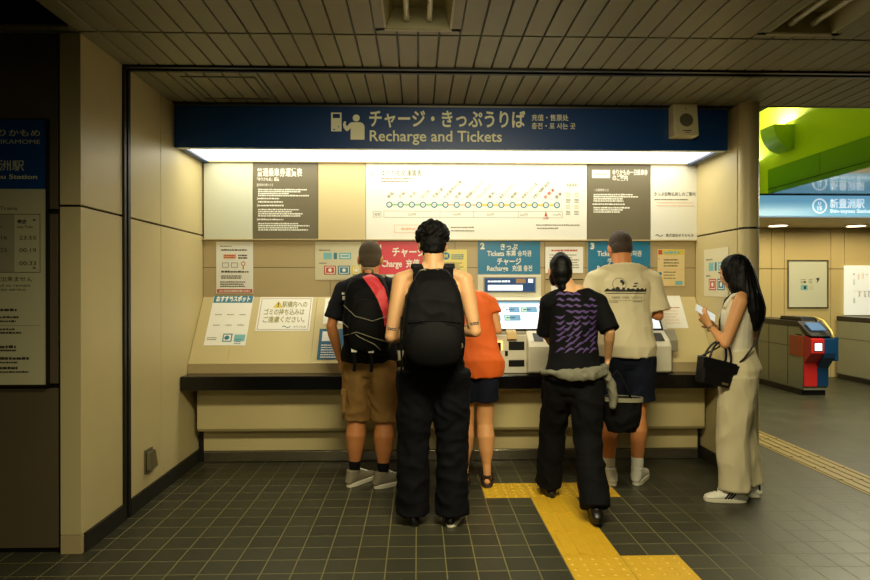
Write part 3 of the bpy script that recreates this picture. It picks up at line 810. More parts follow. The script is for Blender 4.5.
# ================================================================ TICKET MACHINES
M_SCR = mat('touch_screen', (226, 234, 240), .2, emit=(226, 236, 246), strength=.80)
M_SCRB = mat('screen_blue', (92, 140, 176), .3, emit=(92, 140, 176), strength=.55)
M_SCRD = mat('screen_navy', (34, 66, 110), .3, emit=(34, 66, 110), strength=.5)
M_SCRG = mat('screen_green', (160, 200, 180), .3, emit=(160, 200, 180), strength=.5)
M_GLOW = mat('slot_glow', (255, 214, 120), .4, emit=(255, 206, 110), strength=2.2)
SL = math.atan2(YB - .008 - YC, 1.306 - .812)     # how far the console leans back
def machine(px, label):
    c = at(px, 300, YB)
    t = empty('ticket_machine', (c.x, YC, .733)); tag(t, label, 'ticket machine', 'ticket machines')
    D = YB - YC                                  # 0.34
    h = MB()
    # housing standing a little proud of the sloping console
    pr = [(D, .0), (-.03, .0), (-.03, .33), (.10, .36), (D - .045, .60), (D - .03, .66), (D, .66)]
    h.prism([(.02, .30), (D - .12, .565), (D, .575), (D, .3)], -.285, .285, M_IVORY, 'x')
    h.prism([(D - .035, .57), (D - .035, .755), (D, .755), (D, .57)], -.26, .26, M_IVORY, 'x')
    h.box((-.30, -.02, .0), (.30, D, .31), M_GREYP)
    h.build('housing', t, bevel=.006)
    d = Sheet(1); d.slab(-.215, -.065, .215, .065, M_GREYP, .01); d.rect(-.205, -.056, .205, .056, M_SCRD, 1); d.rect(-.18, -.045, .105, .0, M_SCR, 2)
    d.rect(.05, .015, .13, .05, mat('tan_print', (176, 140, 104), .5), 2); d.rect(.15, .018, .19, .05, M_SCR, 2)
    d.lines(-.18, .022, .2, 1, .02, .016, M_SCR, seed=3); d.build('display', (0, D - .047, .672), parent=t)
    # touch screen on the slope
    ang = math.atan2(D - .035, .285)
    s = Sheet(.92)
    s.slab(-.272, -.155, .272, .155, M_BLKP, .012); s.rect(-.255, -.14, .255, .14, M_SCR, 1); s.rect(-.255, .118, .255, .14, M_SCRB, 2)
    for (x, y) in ((-.17, .055), (-.0, .055), (.15, .055), (-.17, -.03), (0, -.03)):
        s.rect(x - .07, y - .03, x + .07, y + .03, M_SCRB, 2); s.rect(x - .062, y - .022, x - .02, y + .022, M_SCRG if x > .1 or y < 0 else M_SCR, 3); s.lines(x - .05, y - .006, .09, 1, .02, .016, M_SCRD, seed=int(x * 100) + 9, layer=4)
    s.build('touch_screen', (-.01, .105, .435), rot=(-math.atan2(D - .14, .265), 0, 0), parent=t)
    # lower working parts
    p = MB(); p.box((-.27, -.05, .0), (.08, -.02, .29), M_IVORY); p.build('payment_panel', t, bevel=.004)
    q = MB()
    for (x0, z0, x1, z1) in ((-.06, .175, .06, .24), (-.06, .05, .06, .10), (-.22, .17, -.12, .235), (-.22, .05, -.12, .10), (-.088, .13, -.066, .17)):
        q.box((x0, -.056, z0), (x1, -.048, z1), M_BLKP)
    q.build('coin_and_bill_slot', t, bevel=.002)
    for za, zb, zc in ((.175, .235, .243), (.055, .10, .107)):
        l = MB(); l.box((-.232, -.062, zb), (-.108, -.05, zc), M_GLOW); l.box((-.116, -.062, za), (-.108, -.05, zb), M_GLOW); l.build('slot_light', t)
    MB().prism([(-.05, .25), (-.09, .262), (-.06, .31), (.0, .33), (.0, .25)], -.075, .0, mat('tan_button', (196, 168, 110), .4), 'x').build('receipt_tray', t, bevel=.003)
    v = MB(); v.prism([(-.16, .02), (-.16, .21), (-.13, .25), (-.02, .325), (-.02, .0), (-.1, .0)], .075, .235, M_IVORY, 'x')
    v.build('note_acceptor', t, bevel=.014)
    MB().prism([(-.135, .249), (-.06, .30), (-.058, .304), (-.133, .253)], .12, .19, M_BLKP, 'x').build('note_mouth', t)
    w = MB(); w.prism([(-.1, .17), (-.1, .25), (-.04, .33), (-.02, .33), (-.02, .17)], .225, .305, M_GREYP, 'x'); w.build('card_slot', t, bevel=.004)
    return t
machine(401, 'ticket machine under the red Charge sign, hidden behind the two backpack men')
machine(509, 'ticket machine with glowing touch screen under blue sign 2')
machine(619.5, 'ticket machine under blue sign 3, mostly behind the cream-shirt man')

# ================================================================ POSTERS AND NOTICES
LW = YB - .003
def d_a(s, w, h):
    s.lines(-w + 4, h - 5, 12, 1, 2, 1, M_INK2, seed=1); s.lines(-w + 5, h - 9, 26, 1, 2, 1.6, M_INK, seed=2, ragged=0)
    s.rect(-w + 7, h - 17, -w + 20, h - 12.5, M_INKP, 1); s.lines(-w + 8, h - 14.5, 11, 2, 2, 1.4, M_INKR, seed=3, layer=3, ragged=0); s.lines(-w + 22, h - 14.5, 9, 2, 2.6, 1.6, M_INK, seed=4, ragged=0)
    for q in (6, 15): s.frame(-w + q, h - 26, -w + q + 6.5, h - 21, .5, M_INK2, 2)
    s.disc(-w + 27, h - 22, 2.2, M_INKR, 2, r2=1.5); s.rect(-w + 26.5, h - 28, -w + 27.5, h - 24.3, M_INKR, 2)
    s.lines(-w + 5, h - 31, 28, 1, 2, 1.8, M_INK, seed=5, ragged=0); s.lines(-w + 5, h - 35, 22, 2, 2, 1.2, M_INK, seed=6, ragged=.1); s.lines(-w + 4, h - 41, 28, 3, 2.2, 1.2, M_INK, seed=7, ragged=.3)
    s.rect(-w + .8, -h + .6, w - .8, -h + 4.2, M_INKR, 1); s.lines(-w + 3, -h + 1.7, w * 1.7, 1, 2, 1.4, M_PAPER, seed=8, ragged=0)
flat(216.3, 241.8, 253.2, 293.3, LW, 'paper_notice', 'crinkled paper notice with a red bottom band, taped on the wall at far left', 'notice', M_PAPER, d_a, .002)
def d_ic(s, w, h):
    s.lines(-w + 4, h - 9, 12, 1, 2, 1.2, M_INK2, seed=1); s.lines(-w + 4, h - 22, 12, 1, 2, 1.2, M_INK2, seed=2)
    for x, ww, m in ((8.5, 8, M_INKC), (18.5, 3.4, M_INKB), (24, 12, M_INKC)): s.rect(-w + x, h - 17.6, -w + x + ww, h - 11, m, 1)
    s.frame(-w + 25.4, h - 16.2, -w + 34.6, h - 12.4, .8, M_PAPER, 2)
    for x, m in ((8.8, M_INKR), (22.8, M_INKB), (36.8, M_INKY)):
        e = min(12, 2 * w - x - .6); s.rect(-w + x, h - 33, -w + x + e, h - 24, m, 1); s.frame(-w + x + 1.2, h - 32, -w + x + e - 1.2, h - 25, .7, M_PAPER, 2); s.disc(-w + x + e / 2, h - 28.5, 1.8, M_PAPER, 2, 14)
flat(315.2, 241.8, 361, 279.8, LW, 'laminated_poster', 'pale poster with cyan, red, blue and yellow boxes above the tan console', 'poster', mat('pale_laminate', (214, 206, 170), .4), d_ic, .002)
def d_y(s, w, h):
    s.disc(-w + 5.5, h - 6.5, 3.8, M_INKB, 1); s.text('M', -w + 5.5, h - 8.2, 3.4, M_PAPERY, align='c', weight=.04, layer=3)
    s.lines(-w + 11, h - 6, 12, 3, 1.9, 1.2, M_INKB, seed=3, ragged=0)
    s.lines(-w + 3, h - 14, 20, 5, 2, 1, M_INK2, seed=4)
flat(440.5, 249.5, 467, 274.5, LW, 'yellow_poster', 'small yellow poster with a round blue badge between signs 1 and 2', 'poster', M_PAPERY, d_y, .002)
def d_n(s, w, h):
    s.lines(-w + 6, h - 4.5, 26, 1, 2, 1.8, M_INKR, seed=3, ragged=0); s.lines(-w + 4, h - 8.6, 30, 6, 2.5, 1, M_INK2, seed=4)
flat(545.3, 246.8, 583, 273, LW, 'paper_notice', 'white notice with a red heading between blue signs 2 and 3', 'notice', M_PAPER, d_n, .002)
flat(551, 286, 576, 296, LW, 'small_label', 'small pale label below the white notice between signs 2 and 3', 'label', M_PAPER, None, .002)
flat(545.3, 279, 583, 279.8, LW, 'metal_ledge', 'thin dark ledge under the white notice between signs 2 and 3', 'ledge', M_DARKMETAL, None, .01)
def d_o(s, w, h):
    s.rect(-w + .6, h - 5.5, w - .6, h - .6, M_INKY, 1); s.rect(-w + .6, h - 5.2, -w + 4.6, h - .8, M_INKR, 2); s.lines(-w + 6, h - 4.4, 16, 1, 2, 2.6, M_INKC, seed=2, ragged=0)
    s.lines(-w + 6, h - 11, 16, 3, 3, 1.1, M_INK, seed=4); s.rect(-w + .6, -2, w - .6, -1.5, M_INKP, 1); s.text('1', -w + 1.2, h - 11, 3, M_INKR); s.disc(-w + 2.6, -6, 1.7, M_INKB)
    s.lines(-w + 6, -5, 16, 3, 3, 1.1, M_INK2, seed=5); s.rect(w - 9.5, -h + 1, w - 2, -h + 5, M_INKC, 1)
flat(657.5, 249.3, 684.5, 286, LW, 'yellow_poster', 'peach and yellow instruction sheet on the wall right of blue sign 3', 'poster', mat('peach_paper', (232, 208, 150), .5), d_o, .002)

# on the sloping console
def slope_pt(px, py):
    """where the camera's ray meets the sloping console"""
    d = CM @ Vector(((px - 435) / F, (290 - py) / F, -1))
    n = Vector((0, -math.cos(SL), math.sin(SL))); p0 = Vector((0, YC + .004, .812))
    return EYE + d * ((p0 - EYE).dot(n) / d.dot(n))
def on_slope(px, py, w, h, name, label, cat, base, draw=None, rz=0):
    """w, h in metres; px, py the sheet's centre"""
    c = slope_pt(px, py); k = .008
    s = Sheet(k); s.slab(-w / 2 / k, -h / 2 / k, w / 2 / k, h / 2 / k, base, .0015)
    if draw: draw(s, w / 2 / k, h / 2 / k)
    Mx = Matrix.Rotation(-SL, 4, 'X') @ Matrix.Rotation(rz, 4, 'Y')
    o = s.build(name); o.rotation_euler = Mx.to_euler(); o.location = c + Vector((0, -math.cos(SL), math.sin(SL))) * .0025
    tag(o, label, cat); return o
def d_post(s, w, h):
    s.rect(-w + .5, h - 10, w - .5, h - 1.5, M_INKB, 1); s.text('おすすめスポット', -w + 3, h - 7.8, 5, M_PAPER, w=2 * w - 6, weight=.05)
    for i in range(3):
        for j in range(2):
            x = -w + 8 + i * (w - 8); y = h - 18 - j * 12
            s.lines(x - 3, y - 6.5, 6.5, 1, 2, 1, M_INK2, seed=i + 3 * j, ragged=0)
    s.frame(-w + 17, -h + 4, -w + 26, -h + 13, 1, M_INKB, 2); s.disc(-w + 21, -h + 8.5, 2.4, M_INKB, 2); s.rect(-w + 28, -h + 4.5, w - 1.5, -h + 12, M_INKC, 1); s.lines(-w + 29, -h + 6, w - 14, 3, 2.2, 1, M_INKB, seed=9, ragged=0)
    s.lines(-w + 2, -h + 8, 10, 2, 2, 1, M_INK2, seed=8)
on_slope(229.5, 319.5, .32, .47, 'paper_flyer', 'white flyer with a blue banner heading lying on the console at far left', 'flyer', M_PAPER, d_post, R(0))
def d_warn(s, w, h):
    s.frame(-w + 1.5, -h + 1.5, w - 1.5, h - 1.5, .5, mat('brown_rule', (150, 120, 84), .6), 1)
    Y = M_INKY; s.poly([(-w + 14, h - 12.5), (-w + 24, h - 12.5), (-w + 19, h - 4)], Y, 1); s.text('!', -w + 19, h - 11.5, 5, M_INK, align='c', layer=3, weight=.04)
    I = mat('khaki_ink', (150, 142, 70), .6)
    s.text('駅構内への', -w + 23, h - 11.4, 5.6, I, w=25, weight=.015); s.text('ゴミの持ち込みは', -w + 6, h - 20.4, 5.6, I, w=40, weight=.015); s.text('ご遠慮ください。', -w + 6, h - 29.2, 5.6, I, w=41, weight=.015)
    s.b.tube([((w - 27 + i) * s.k, -.001, (-h + 4.6 + 1.0 * math.sin(i * .9)) * s.k) for i in range(0, 9)], .35 * s.k, M_INKB, 5); s.text('ゆりかもめ', w - 16, -h + 3.2, 2.6, M_INK2, w=12)
on_slope(284.7, 314, .425, .315, 'framed_notice', 'white framed notice with a yellow warning triangle on the tan console', 'notice', M_PAPER, d_warn)
def d_bl(s, w, h):
    s.rect(-w + 3, 3, -w + 12, h - 3, M_PAPER, 1); s.lines(-w + 3, -2, 2 * w - 6, 6, 2.6, 1.2, M_PAPER, seed=5, ragged=.4)
on_slope(334.5, 344, .25, .27, 'blue_leaflet', 'blue leaflet on the console partly behind the man in khaki shorts', 'leaflet', mat('blue_leaflet', (38, 96, 128), .5), d_bl)
on_slope(338, 311, .22, .24, 'white_leaflet', 'plain white sheet on the console above the blue leaflet', 'leaflet', M_PAPER, lambda s, w, h: s.lines(-w + 3, h - 6, 2 * w - 6, 4, 4, 1.4, M_INK2, seed=3))
def d_w2(s, w, h):
    s.lines(-w + 4, h - 8, 10, 1, 3, 1.5, M_INK2, seed=1); s.lines(-w + 3, 4, 2 * w - 7, 1, 3, 1.2, M_INKR, seed=2, ragged=0); s.lines(-w + 4, 0, 2 * w - 8, 5, 3.6, 1, M_INKP, seed=3)
on_slope(668.5, 311.5, .255, .315, 'paper_notice', 'white sheet with a red line on the console beside the woman in white', 'notice', M_PAPER, d_w2)
# poster on the right wall of the bay
c = Vector((XR - .003, 4.72, 1.415))
s = Sheet(.0105); s.slab(-17, -18, 17, 18, mat('pale_laminate', (214, 206, 170), .4), .002); d_ic(s, 21, 18)
s = Sheet(.0098); s.slab(-20, -19, 20, 19, mat('cream_laminate', (224, 216, 180), .4), .002); d_ic(s, 20, 19)
o = s.build('laminated_poster', (XR - .004, 4.74, 1.50), (0, 0, R(-90))); tag(o, 'cream poster with coloured boxes on the side wall left of the woman', 'poster')

# station information board on the dark wall
M_BOARD = mat('board_paper', (196, 190, 150), .3, coat=.3)
a, b2 = at(46.4, 384.5, 3.262), at(46.4, 120, 3.262); bw = .72
bd = empty('station_board', (b2.x - bw / 2, 3.26, (a.z + b2.z) / 2)); tag(bd, 'tall station timetable board with navy header on the dark left wall', 'board')
k = bw / 140; s = Sheet(k); H = (b2.z - a.z) / k / 2; w = 70
def q(px): return (px - 47) * (at(47, 0, 3.26).x - at(17, 0, 3.26).x) / 30 / k + w
def qz(py): return H - (py - 120) * (b2.z - a.z) / 264.5 / k
s.slab(-w, -H, w, H, M_BOARD, .02)
s.rect(-w, qz(189), w, H, M_NAVY, 1)
T = mat('board_lettering', (214, 208, 160), .5)
s.text('ゆりかもめ', q(41), qz(136), 5.6, T, w=52, weight=.01, align='r'); s.text('YURIKAMOME', q(41), qz(144), 4.4, T, w=56, align='r')
s.text('新豊洲駅', q(25), qz(170), 8.4, T, w=49, weight=.005, align='r'); s.text('Shin-toyosu Station', q(38), qz(179), 4.6, T, w=78, weight=.02, align='r')
s.text('First / Last Trains', q(18), qz(210), 3.6, M_INK, w=48, align='r')
s.frame(-w + 12, qz(272.5), q(41), qz(214), .5, M_INK, 2); s.rect(-w + 12, qz(272), q(15), qz(214), mat('board_shade', (158, 154, 122), .5), 1)
s.text('最終', q(18), qz(223.5), 3.4, M_INK, weight=.02); s.text('Last Train', q(18), qz(228), 2.8, M_INK); s.text('始発', q(-13), qz(223.5), 3.4, M_INK, weight=.02); s.text('First Train', q(-13), qz(228), 2.8, M_INK)
for t1, t2, y in (('23:16', '23:55', 239.5), ('23:25', '00:19', 252), ('', '00:33', 265)):
    s.text(t2, q(20), qz(y), 4.0, M_INK, w=16.5)
    if t1: s.text(t1, q(-9), qz(y), 4.0, M_INK, w=16.5)
for y, d in ((220.5, 1), (268.5, 1)): s.poly([(q(33), qz(y)), (q(37), qz(y)), (q(35), qz(y - 2))], M_INK, 2)
s.text('乗り越すことは出来ません', q(33), qz(281), 4, M_INK, w=76, align='r'); s.text('It is not allowed to remain', q(31), qz(286.5), 2.8, M_INK, w=66, align='r'); s.text('after the last train service.', q(27), qz(290.5), 2.8, M_INK, w=60, align='r')
for y, hh in ((311, 2.6), (318, 2.0), (322, 2.0), (330, 2), (333.5, 2), (348, 3), (351, 1.8), (359.5, 2.8), (363, 1.8), (369, 2.6), (372.5, 1.8)):
    s.lines(-w + 14, qz(y), q(31) + w - 14, 1, 2, hh, M_INK, seed=int(y), ragged=.15)
s.rect(-w + 10, qz(325.6), q(41), qz(325.2), M_INK2, 1)
s.build('poster', parent=bd)
f = MB(); HH = H * k; W2 = w * k
for lo, hi in (((-W2 - .012, -.006, -HH - .012), (W2 + .012, .02, -HH)), ((-W2 - .006, -.006, HH), (W2 + .006, .02, HH + .006)), ((-W2 - .006, -.006, -HH), (-W2, .02, HH)), ((W2, -.006, -HH), (W2 + .006, .02, HH))): f.box(lo, hi, M_DARKMETAL)
f.build('frame', bd)

# ================================================================ CEILING FIXTURES
def troffer(x, label, lit=0.0):
    t = empty('ceiling_light', (x, 2.59, CEIL)); tag(t, label, 'ceiling light', 'recessed twin-tube ceiling lights')
    m = mat('cream_troffer', (178, 170, 128), .4)
    L = .61
    b = MB()
    b.box((-.2, -L, .11), (.2, L, .12), m)
    for sx in (-1, 1):
        b.prism([(sx * .172, 0), (sx * .162, .0), (sx * .125, .11), (sx * .172, .11)], -L, L, m, 'y'); b.prism([(sx * .173, .0), (sx * .2185, .0), (sx * .2185, .02), (sx * .173, .02)], -L, L, M_PLANK, 'y')
    for sy in (-1, 1):
        b.box((-.218, min(sy * L, sy * (L - .03)), 0), (.218, max(sy * L, sy * (L - .03)), .11), m); b.box((-.172, min(sy * L, sy * (L - .02)), -.003), (.172, max(sy * L, sy * (L - .02)), 0), m)
    b.build('housing', t)
    for q in (-.058, .058):
        tb = MB().cyl((q, -L + .07, .045), (q, L - .07, .045), .014, mat('fluorescent_tube', (226, 222, 190), .3), n=14).build('tube', t)
        for sy in (-1, 1): MB().cyl((q, sy * (L - .04), .045), (q, sy * (L - .08), .045), .017, M_IVORY, n=12).build('tube_holder', tb)
troffer(0, 'recessed twin-tube ceiling light above the curly-haired man')
troffer(1.98, 'recessed twin-tube ceiling light at upper right, tubes glinting')
h = MB()
hx0, hx1, hy0, hy1 = -1.48, -1.02, 3.92, 4.37
for lo, hi in (((hx0, hy0, CEIL - .006), (hx1, hy0 + .01, CEIL - .001)), ((hx0, hy1 - .012, CEIL - .008), (hx1, hy1, CEIL - .001)), ((hx0, hy0, CEIL - .006), (hx0 + .01, hy1, CEIL - .001)), ((hx1 - .01, hy0, CEIL - .006), (hx1, hy1, CEIL - .001))): h.box(lo, hi, mat('hatch_rim', (120, 116, 96), .4, metal=.4))
tag(h.build('ceiling_hatch'), 'thin square access hatch rim in the plank ceiling at left', 'hatch')

# socket cover on the left wall
so = empty('wall_socket', (XL, 4.06, .27)); tag(so, 'small steel flip-cover socket low on the left wall', 'socket')
MB().box((0, -.055, -.075), (.012, .055, .075), M_STEEL).build('back_plate', so, bevel=.003)
MB().prism([(.012, -.06), (.052, -.05), (.034, .06), (.012, .06)], -.045, .045, M_STEEL, 'y', M=Matrix.Rotation(0, 4, 'X')).build('cover', so, bevel=.004)

# ================================================================ PEOPLE
M_SKIN = mat('skin', (216, 156, 100), .5, sss=.12, vary=.04, scale=12)
M_SKINT = mat('tanned_skin', (200, 130, 76), .5, sss=.1, vary=.04, scale=12)
M_SKINP = mat('pale_skin', (214, 164, 114), .5, sss=.12, vary=.03, scale=12)
M_EYE = mat('eye_white', (232, 228, 220), .2); M_IRIS = mat('iris', (40, 24, 14), .2); M_LIP = mat('lip', (160, 84, 70), .45)

def V(*a): return Vector(a)
def remeshed(mb, name, parent, m, voxel, smooth=6, fn=None, factor=.5):
    """union of the closed pieces as one continuous surface"""
    me = mb.mesh(name)
    o = bpy.data.objects.new(name, me); COL.objects.link(o)
    r = o.modifiers.new('r', 'REMESH'); r.mode = 'VOXEL'; r.voxel_size = voxel; r.use_smooth_shade = True
    if smooth:
        s = o.modifiers.new('s', 'SMOOTH'); s.iterations = smooth; s.factor = factor
    bpy.context.view_layer.update()
    me2 = bpy.data.meshes.new_from_object(o.evaluated_get(bpy.context.evaluated_depsgraph_get()))
    o.modifiers.clear(); o.data = me2; bpy.data.meshes.remove(me)
    me2.name = name; me2.materials.clear(); me2.materials.append(m)
    if fn:
        nv = len(me2.vertices); cs_ = [0.0] * (3 * nv); ns_ = [0.0] * (3 * nv)
        me2.vertices.foreach_get('co', cs_); me2.vertices.foreach_get('normal', ns_)
        for i in range(nv):
            d = fn(Vector(cs_[3 * i:3 * i + 3]), Vector(ns_[3 * i:3 * i + 3]))
            cs_[3 * i] += d.x; cs_[3 * i + 1] += d.y; cs_[3 * i + 2] += d.z
        me2.vertices.foreach_set('co', cs_)
        me2.update()
    me2.polygons.foreach_set('use_smooth', [True] * len(me2.polygons))
    if parent: o.parent = parent
    return o

def folds(amp=.006, f=(9, 9, 5), seed=0, fine=.35):
    off = V(seed * 3.1, seed * 1.7, seed * 5.3)
    def fn(co, n):
        p = V(co.x * f[0], co.y * f[1], co.z * f[2]) + off
        w = noise.noise(p + V(noise.noise(p * .6), noise.noise(p * .6 + off), 0) * 1.2)
        a = 1 - abs(w) * 2.4
        b = noise.noise(p * 2.7)
        return n * (amp * (a - .45) + amp * fine * b)
    return fn

def hand(mb, w, d, n, side, m, curl=.5, s=1.0, thumb=.6):
    d = Vector(d).normalized(); n = Vector(n); n = (n - d * n.dot(d)).normalized(); l = d.cross(n) * side; w = Vector(w)
    mb.loft([(w - d * .02 * s, .025 * s, .019 * s), (w + d * .025 * s, .033 * s, .017 * s), (w + d * .06 * s, .041 * s, .015 * s), (w + d * .088 * s, .040 * s, .012 * s)], m, l)
    L = [.068, .076, .071, .056]
    for i in range(4):
        u = (1.5 - i)
        p = w + d * (.072 - .004 * abs(u - .5)) * s + l * (u * .0215) * s
        dd = (d + l * u * .05).normalized(); pts = [(p, .0088 * s, .0088 * s)]
        p = p + dd * .02 * s; pts.append((p, .0088 * s, .0088 * s))
        for j, q in enumerate((.45, .3, .25)):
            a = curl * (0.55 + .35 * j)
            dd = (dd * math.cos(a) + n * math.sin(a)).normalized() if True else dd
            p = p + dd * L[i] * q * s; r = (.0082 - .0008 * j) * s; pts.append((p, r, r))
        mb.loft(pts, m, l, n=10)
    p = w + d * .018 * s + l * .022 * s; dd = (d * .62 + l * thumb + n * .35).normalized()
    pts = [(p, .013 * s, .013 * s)]
    for j, q in enumerate((.036, .03, .024)):
        p = p + dd * q * s; pts.append((p, (.0115 - .0013 * j) * s, (.0115 - .0013 * j) * s)); dd = (dd + d * .25 + n * .2 * curl).normalized()
    mb.loft(pts, m, n, n=10)

def head_parts(mb, c, Rm, m, s=1.0):
    """skull, jaw, nose, brow, lips and ears; local +y is where the face looks"""
    def P(x, y, z): return c + Rm @ (V(x, y, z) * s)
    def E(p, r, rot=None):
        mb.ball(P(*p), tuple(q * s for q in r), m, 20, M=(Rm @ rot) if rot is not None else Rm)
    E((0, -.012, .028), (.073, .090, .088))
    E((0, .018, .01), (.066, .074, .092))
    E((0, .034, -.045), (.052, .058, .062)); E((0, .066, -.082), (.026, .022, .020))
    E((0, .082, -.008), (.012, .020, .030), Matrix.Rotation(R(-22), 3, 'X')); E((0, .100, -.026), (.013, .013, .010))
    E((-.010, .095, -.030), (.008, .009, .007)); E((.010, .095, -.030), (.008, .009, .007))
    E((0, .079, .030), (.048, .016, .010)); E((-.036, .066, -.018), (.022, .018, .018)); E((.036, .066, -.018), (.022, .018, .018))
    E((0, .086, -.049), (.022, .011, .006)); E((0, .085, -.059), (.019, .010, .007))
    for sx in (-1, 1):
        mb.ball(P(sx * .075, -.004, -.002), (.010 * s, .020 * s, .034 * s), m, 14, M=Rm @ Matrix.Rotation(R(-sx * 16), 3, 'Z') @ Matrix.Rotation(R(-10), 3, 'X'))
        mb.ball(P(sx * .073, .004, -.022), (.007 * s, .010 * s, .012 * s), m, 10, M=Rm)

class Person:
    def __init__(s, loc, rz, H, label, skin, lean=(0, 0), build=1.0, female=False, group=None):
        s.k = H / 1.75; s.lean = lean; s.b = build; s.calf = 1.0; s.hs = 1.03; s.f = female; s.skin = skin
        s.root = empty('person', loc, rz); tag(s.root, label, 'person')
        k = s.k
        s.sh = [s.D(V(sx * (.165 if female else .180) * build, -.012, 1.418) * k) for sx in (-1, 1)]
        s.hip = [V(sx * .088, 0, .90) * k for sx in (-1, 1)]
        s.ank = [V(-.11, 0, .085) * k, V(.11, 0, .085) * k]
        s.knee = [None, None]; s.toe = [V(-.15, 1, 0), V(.15, 1, 0)]
        s.elb = [s.D(V(sx * .23 * build, -.03, 1.14) * k) for sx in (-1, 1)]
        s.wri = [V(sx * .24 * build, .05, .90) * k for sx in (-1, 1)]
        s.hd = [(V(0, .12, -1), V(1, 0, 0)), (V(0, .12, -1), V(-1, 0, 0))]; s.curl = .45
        s.headc = s.D(V(0, .02, 1.635) * k); s.headR = Matrix.Identity(3)
    def D(s, p):
        p = Vector(p); t = max(0, (p.z / s.k - .92) / .6)
        q = t ** 1.25
        h = math.hypot(*s.lean)
        return V(p.x + s.lean[0] * q, p.y + s.lean[1] * q, p.z - .5 * h * h * min(q, 1.3) / .6)
    def rings(s, rows, add=0.0):
        return [(s.D(V(x, y, z) * s.k), (rx * s.k + add), (ry * s.k + add)) for (z, rx, ry, x, y) in rows]
    TM = [(.865, .140, .095, 0, -.004), (.90, .158, .108, 0, -.008), (.95, .160, .110, 0, -.012), (1.02, .146, .098, 0, -.005), (1.09, .136, .092, 0, .0), (1.17, .142, .098, 0, .004), (1.25, .156, .108, 0, .004), (1.33, .166, .112, 0, 0), (1.40, .160, .098, 0, -.010), (1.445, .120, .074, 0, -.016), (1.475, .070, .058, 0, -.014)]
    TF = [(.865, .145, .095, 0, -.006), (.90, .168, .112, 0, -.012), (.94, .168, .116, 0, -.018), (1.01, .144, .098, 0, -.008), (1.08, .120, .084, 0, .0), (1.16, .124, .090, 0, .004), (1.25, .140, .108, 0, .010), (1.33, .146, .104, 0, .004), (1.40, .142, .084, 0, -.010), (1.445, .104, .066, 0, -.016), (1.475, .058, .05, 0, -.014)]
    def T(s):
        rows = s.TF if s.f else s.TM
        return [(z, rx * s.b, ry * (.5 + .5 * s.b), x, y) for z, rx, ry, x, y in rows]
    def legpts(s, i):
        h, a = s.hip[i], s.ank[i]; kn = s.knee[i] or (h + a) / 2 + V(0, .02, .0) * s.k
        return h, kn, a
    def body(s, arms=(True, True)):
        k = s.k; mb = MB(); m = s.skin; q = .92 if s.f else 1.0; q *= (.6 + .4 * s.b)
        mb.loft(s.rings(s.T()), m)
        nb = s.D(V(0, -.016, 1.45) * k); hc = s.headc
        nt = hc + s.headR @ V(0, -.022, -.045) * k
        mb.loft([(nb - V(0, 0, .02), .070 * k * q, .064 * k * q), (nb.lerp(nt, .5), .062 * k * q, .062 * k * q), (nt, .060 * k * q, .064 * k * q)], m)
        for i, sx in ((0, -1), (1, 1)):
            mb.loft([(s.D(V(sx * .03, -.03, 1.50) * k), .035 * k, .035 * k), (s.D(V(sx * .10, -.025, 1.462) * k), .034 * k, .036 * k), (s.sh[i] + V(0, 0, .012), .040 * k, .042 * k)], m)
        head_parts(mb, hc, s.headR, m, k * (1.0 if not s.f else .96) * s.hs)
        for i, sx in ((0, -1), (1, 1)):
            S_, E_, W_ = s.sh[i], s.elb[i], s.wri[i]
            ch = [(S_ + (S_ - E_).normalized() * .0, .052 * k * q, .052 * k * q), (S_.lerp(E_, .25), .049 * k * q, .051 * k * q), (S_.lerp(E_, .6), .042 * k * q, .044 * k * q), (S_.lerp(E_, .94), .035 * k * q, .037 * k * q)]
            mb.loft(ch, m, (1, 0, 0))
            mb.ball(E_, .036 * k * q, m, 14)
            ch = [(E_.lerp(W_, .02), .036 * k * q, .036 * k * q), (E_.lerp(W_, .25), .040 * k * q, .039 * k * q), (E_.lerp(W_, .6), .032 * k * q, .030 * k * q), (E_.lerp(W_, 1.0), .026 * k * q, .020 * k * q)]
            mb.loft(ch, m, (1, 0, .01))
            hand(mb, W_ + (W_ - E_).normalized() * .008, s.hd[i][0], s.hd[i][1], (1 if i == 0 else -1) * 1, m, s.curl, k * (.92 if s.f else 1.0))
            h, kn, a = s.legpts(i); cf = s.calf
            mb.loft([(h + V(0, 0, .0), .088 * k * q, .092 * k * q), (h.lerp(kn, .25), .086 * k * q, .088 * k * q), (h.lerp(kn, .6), .070 * k * q, .072 * k * q), (h.lerp(kn, .95), .055 * k * q * cf, .057 * k * q * cf),
                     (kn.lerp(a, .08) + V(0, -.004, 0), .051 * k * q * cf, .054 * k * q * cf), (kn.lerp(a, .3) + V(0, -.016, 0) * k, .058 * k * q * cf, .060 * k * q * cf), (kn.lerp(a, .55) + V(0, -.010, 0) * k, .048 * k * q * cf, .049 * k * q * cf), (kn.lerp(a, .8), .038 * k * q, .039 * k * q), (a, .033 * k * q, .036 * k * q), (a - V(0, 0, .03), .033 * k * q, .038 * k * q)], m)
            t = Vector(s.toe[i]).normalized(); r = V(t.y, -t.x, 0)
            mb.loft([(a + V(0, 0, -.045 * k) - t * .035 * k, .028 * k, .030 * k), (a + V(0, 0, -.045 * k) + t * .05 * k, .034 * k, .032 * k), (a + V(0, 0, -.06 * k) + t * .12 * k, .040 * k, .020 * k), (a + V(0, 0, -.066 * k) + t * .165 * k, .034 * k, .014 * k)], m, r)
        s.bodyo = remeshed(mb, 'body', s.root, m, .0052, smooth=3)
        kk = k * (1.0 if not s.f else .96) * s.hs
